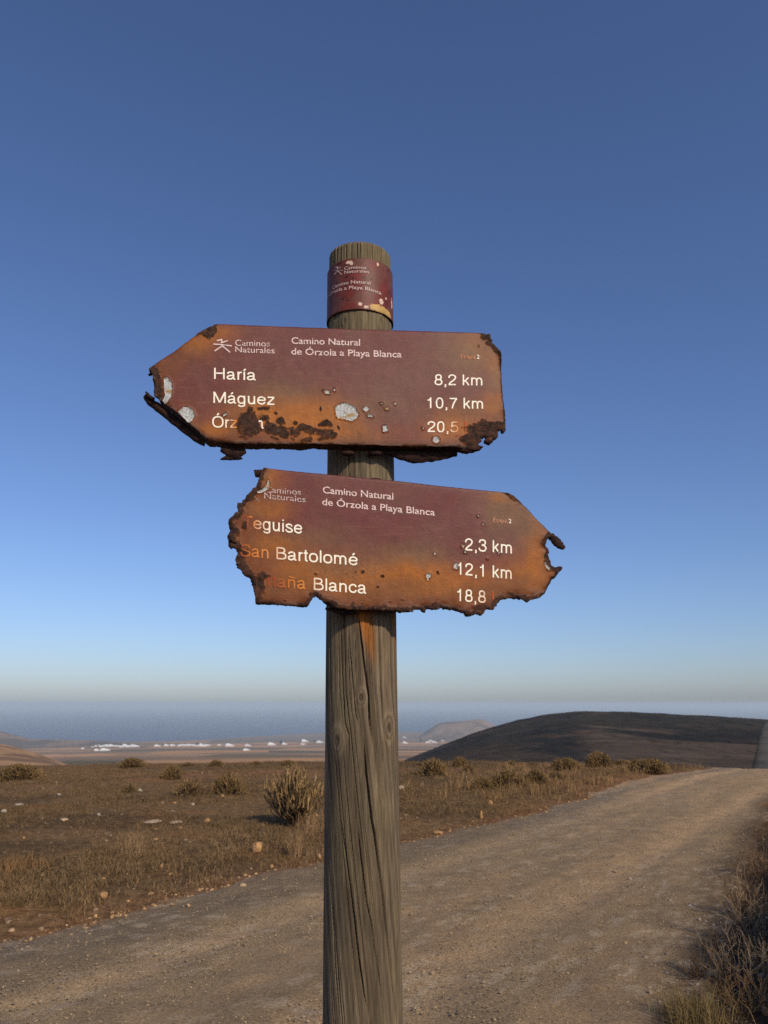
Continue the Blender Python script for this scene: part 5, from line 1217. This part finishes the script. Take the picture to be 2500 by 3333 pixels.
def far_tree(x_, R, h, lab):
    a = float(az_of(x_, 1605)); x, y = R * math.sin(a), R * math.cos(a); z = float(terr(x, y)); q = np.random.default_rng(int(R + x_))
    o = empty('tree', (x, y, z)); tag(o, lab, 'tree', 'far trees among the houses')
    V, F = tubes([[(0, 0, -1), (.1 * h * .2, 0, h * .2), (0, 0, h * .45)]] + [[(0, 0, h * .3), (h * .1 * math.cos(t_), h * .1 * math.sin(t_), h * .45), (h * .22 * math.cos(t_), h * .22 * math.sin(t_), h * .6)] for t_ in range(6)], [[h * .035, h * .03, h * .02]] * 7, 6)
    link('trunk', mesh_np('trunk', V, F, np.tile(lin(80, 64, 48), (len(V), 1))), o, M_TWIG)
    n = 700; d = q.normal(0, 1, (n, 3)); d /= np.linalg.norm(d, axis=1, keepdims=True); p = d * (q.uniform(.4, 1, n) ** .5)[:, None] * (h * .3, h * .3, h * .34) * (1 + .3 * np.sin(d[:, :1] * 5 + d[:, 1:2] * 7)) + (0, 0, h * .64)
    s1, s2 = q.normal(0, h * .045, (n, 3)), q.normal(0, h * .045, (n, 3))
    link('crown', mesh_np('crown', np.stack([p - s1, p + s2, p + s1 * .8 - s2], 1).reshape(-1, 3), np.arange(n * 3).reshape(-1, 3), np.repeat(lin(70, 76, 54) * q.uniform(.6, 1.3, (n, 1)), 3, 0)), o, M_TWIG)
far_tree(qb(1184), 2590, 14, 'dark tree beside the dull white house'); far_tree(qb(405), 2560, 10, 'dark tree between the two rows of the village'); far_tree(qc(238), 2900, 13, 'dark tree left of the little house group under the lilac hill')
far_tree(qc(395), 2850, 10, 'dark tree at the right of the little house group under the lilac hill'); far_tree(qb(1495), 2740, 10, 'dark tree left of the house nearest the post')

# ------------------------------------------------------------------ the hazy sea air
bm = bmesh.new(); bmesh.ops.create_cube(bm, size=1)
for v in bm.verts: v.co = Vector((v.co.x * 320000, v.co.y * 320000, (SEA_Z - 260) if v.co.z < 0 else 14.0))
me = bpy.data.meshes.new('haze'); bm.to_mesh(me); bm.free()
hz = bpy.data.materials.new('haze'); hz.use_nodes = True; n = hz.node_tree.nodes
n.remove(n['Principled BSDF']); pv = n.new('ShaderNodeVolumePrincipled')
pv.inputs['Color'].default_value = (0.80, 0.95, 0.99, 1); pv.inputs['Density'].default_value = 0.00014; pv.inputs['Anisotropy'].default_value = 0.0
hz.node_tree.links.new(pv.outputs[0], n['Material Output'].inputs['Volume'])
tag(link('haze', me, None, hz), 'thin blue sea haze over the coast and the far land', 'haze', kind='stuff')
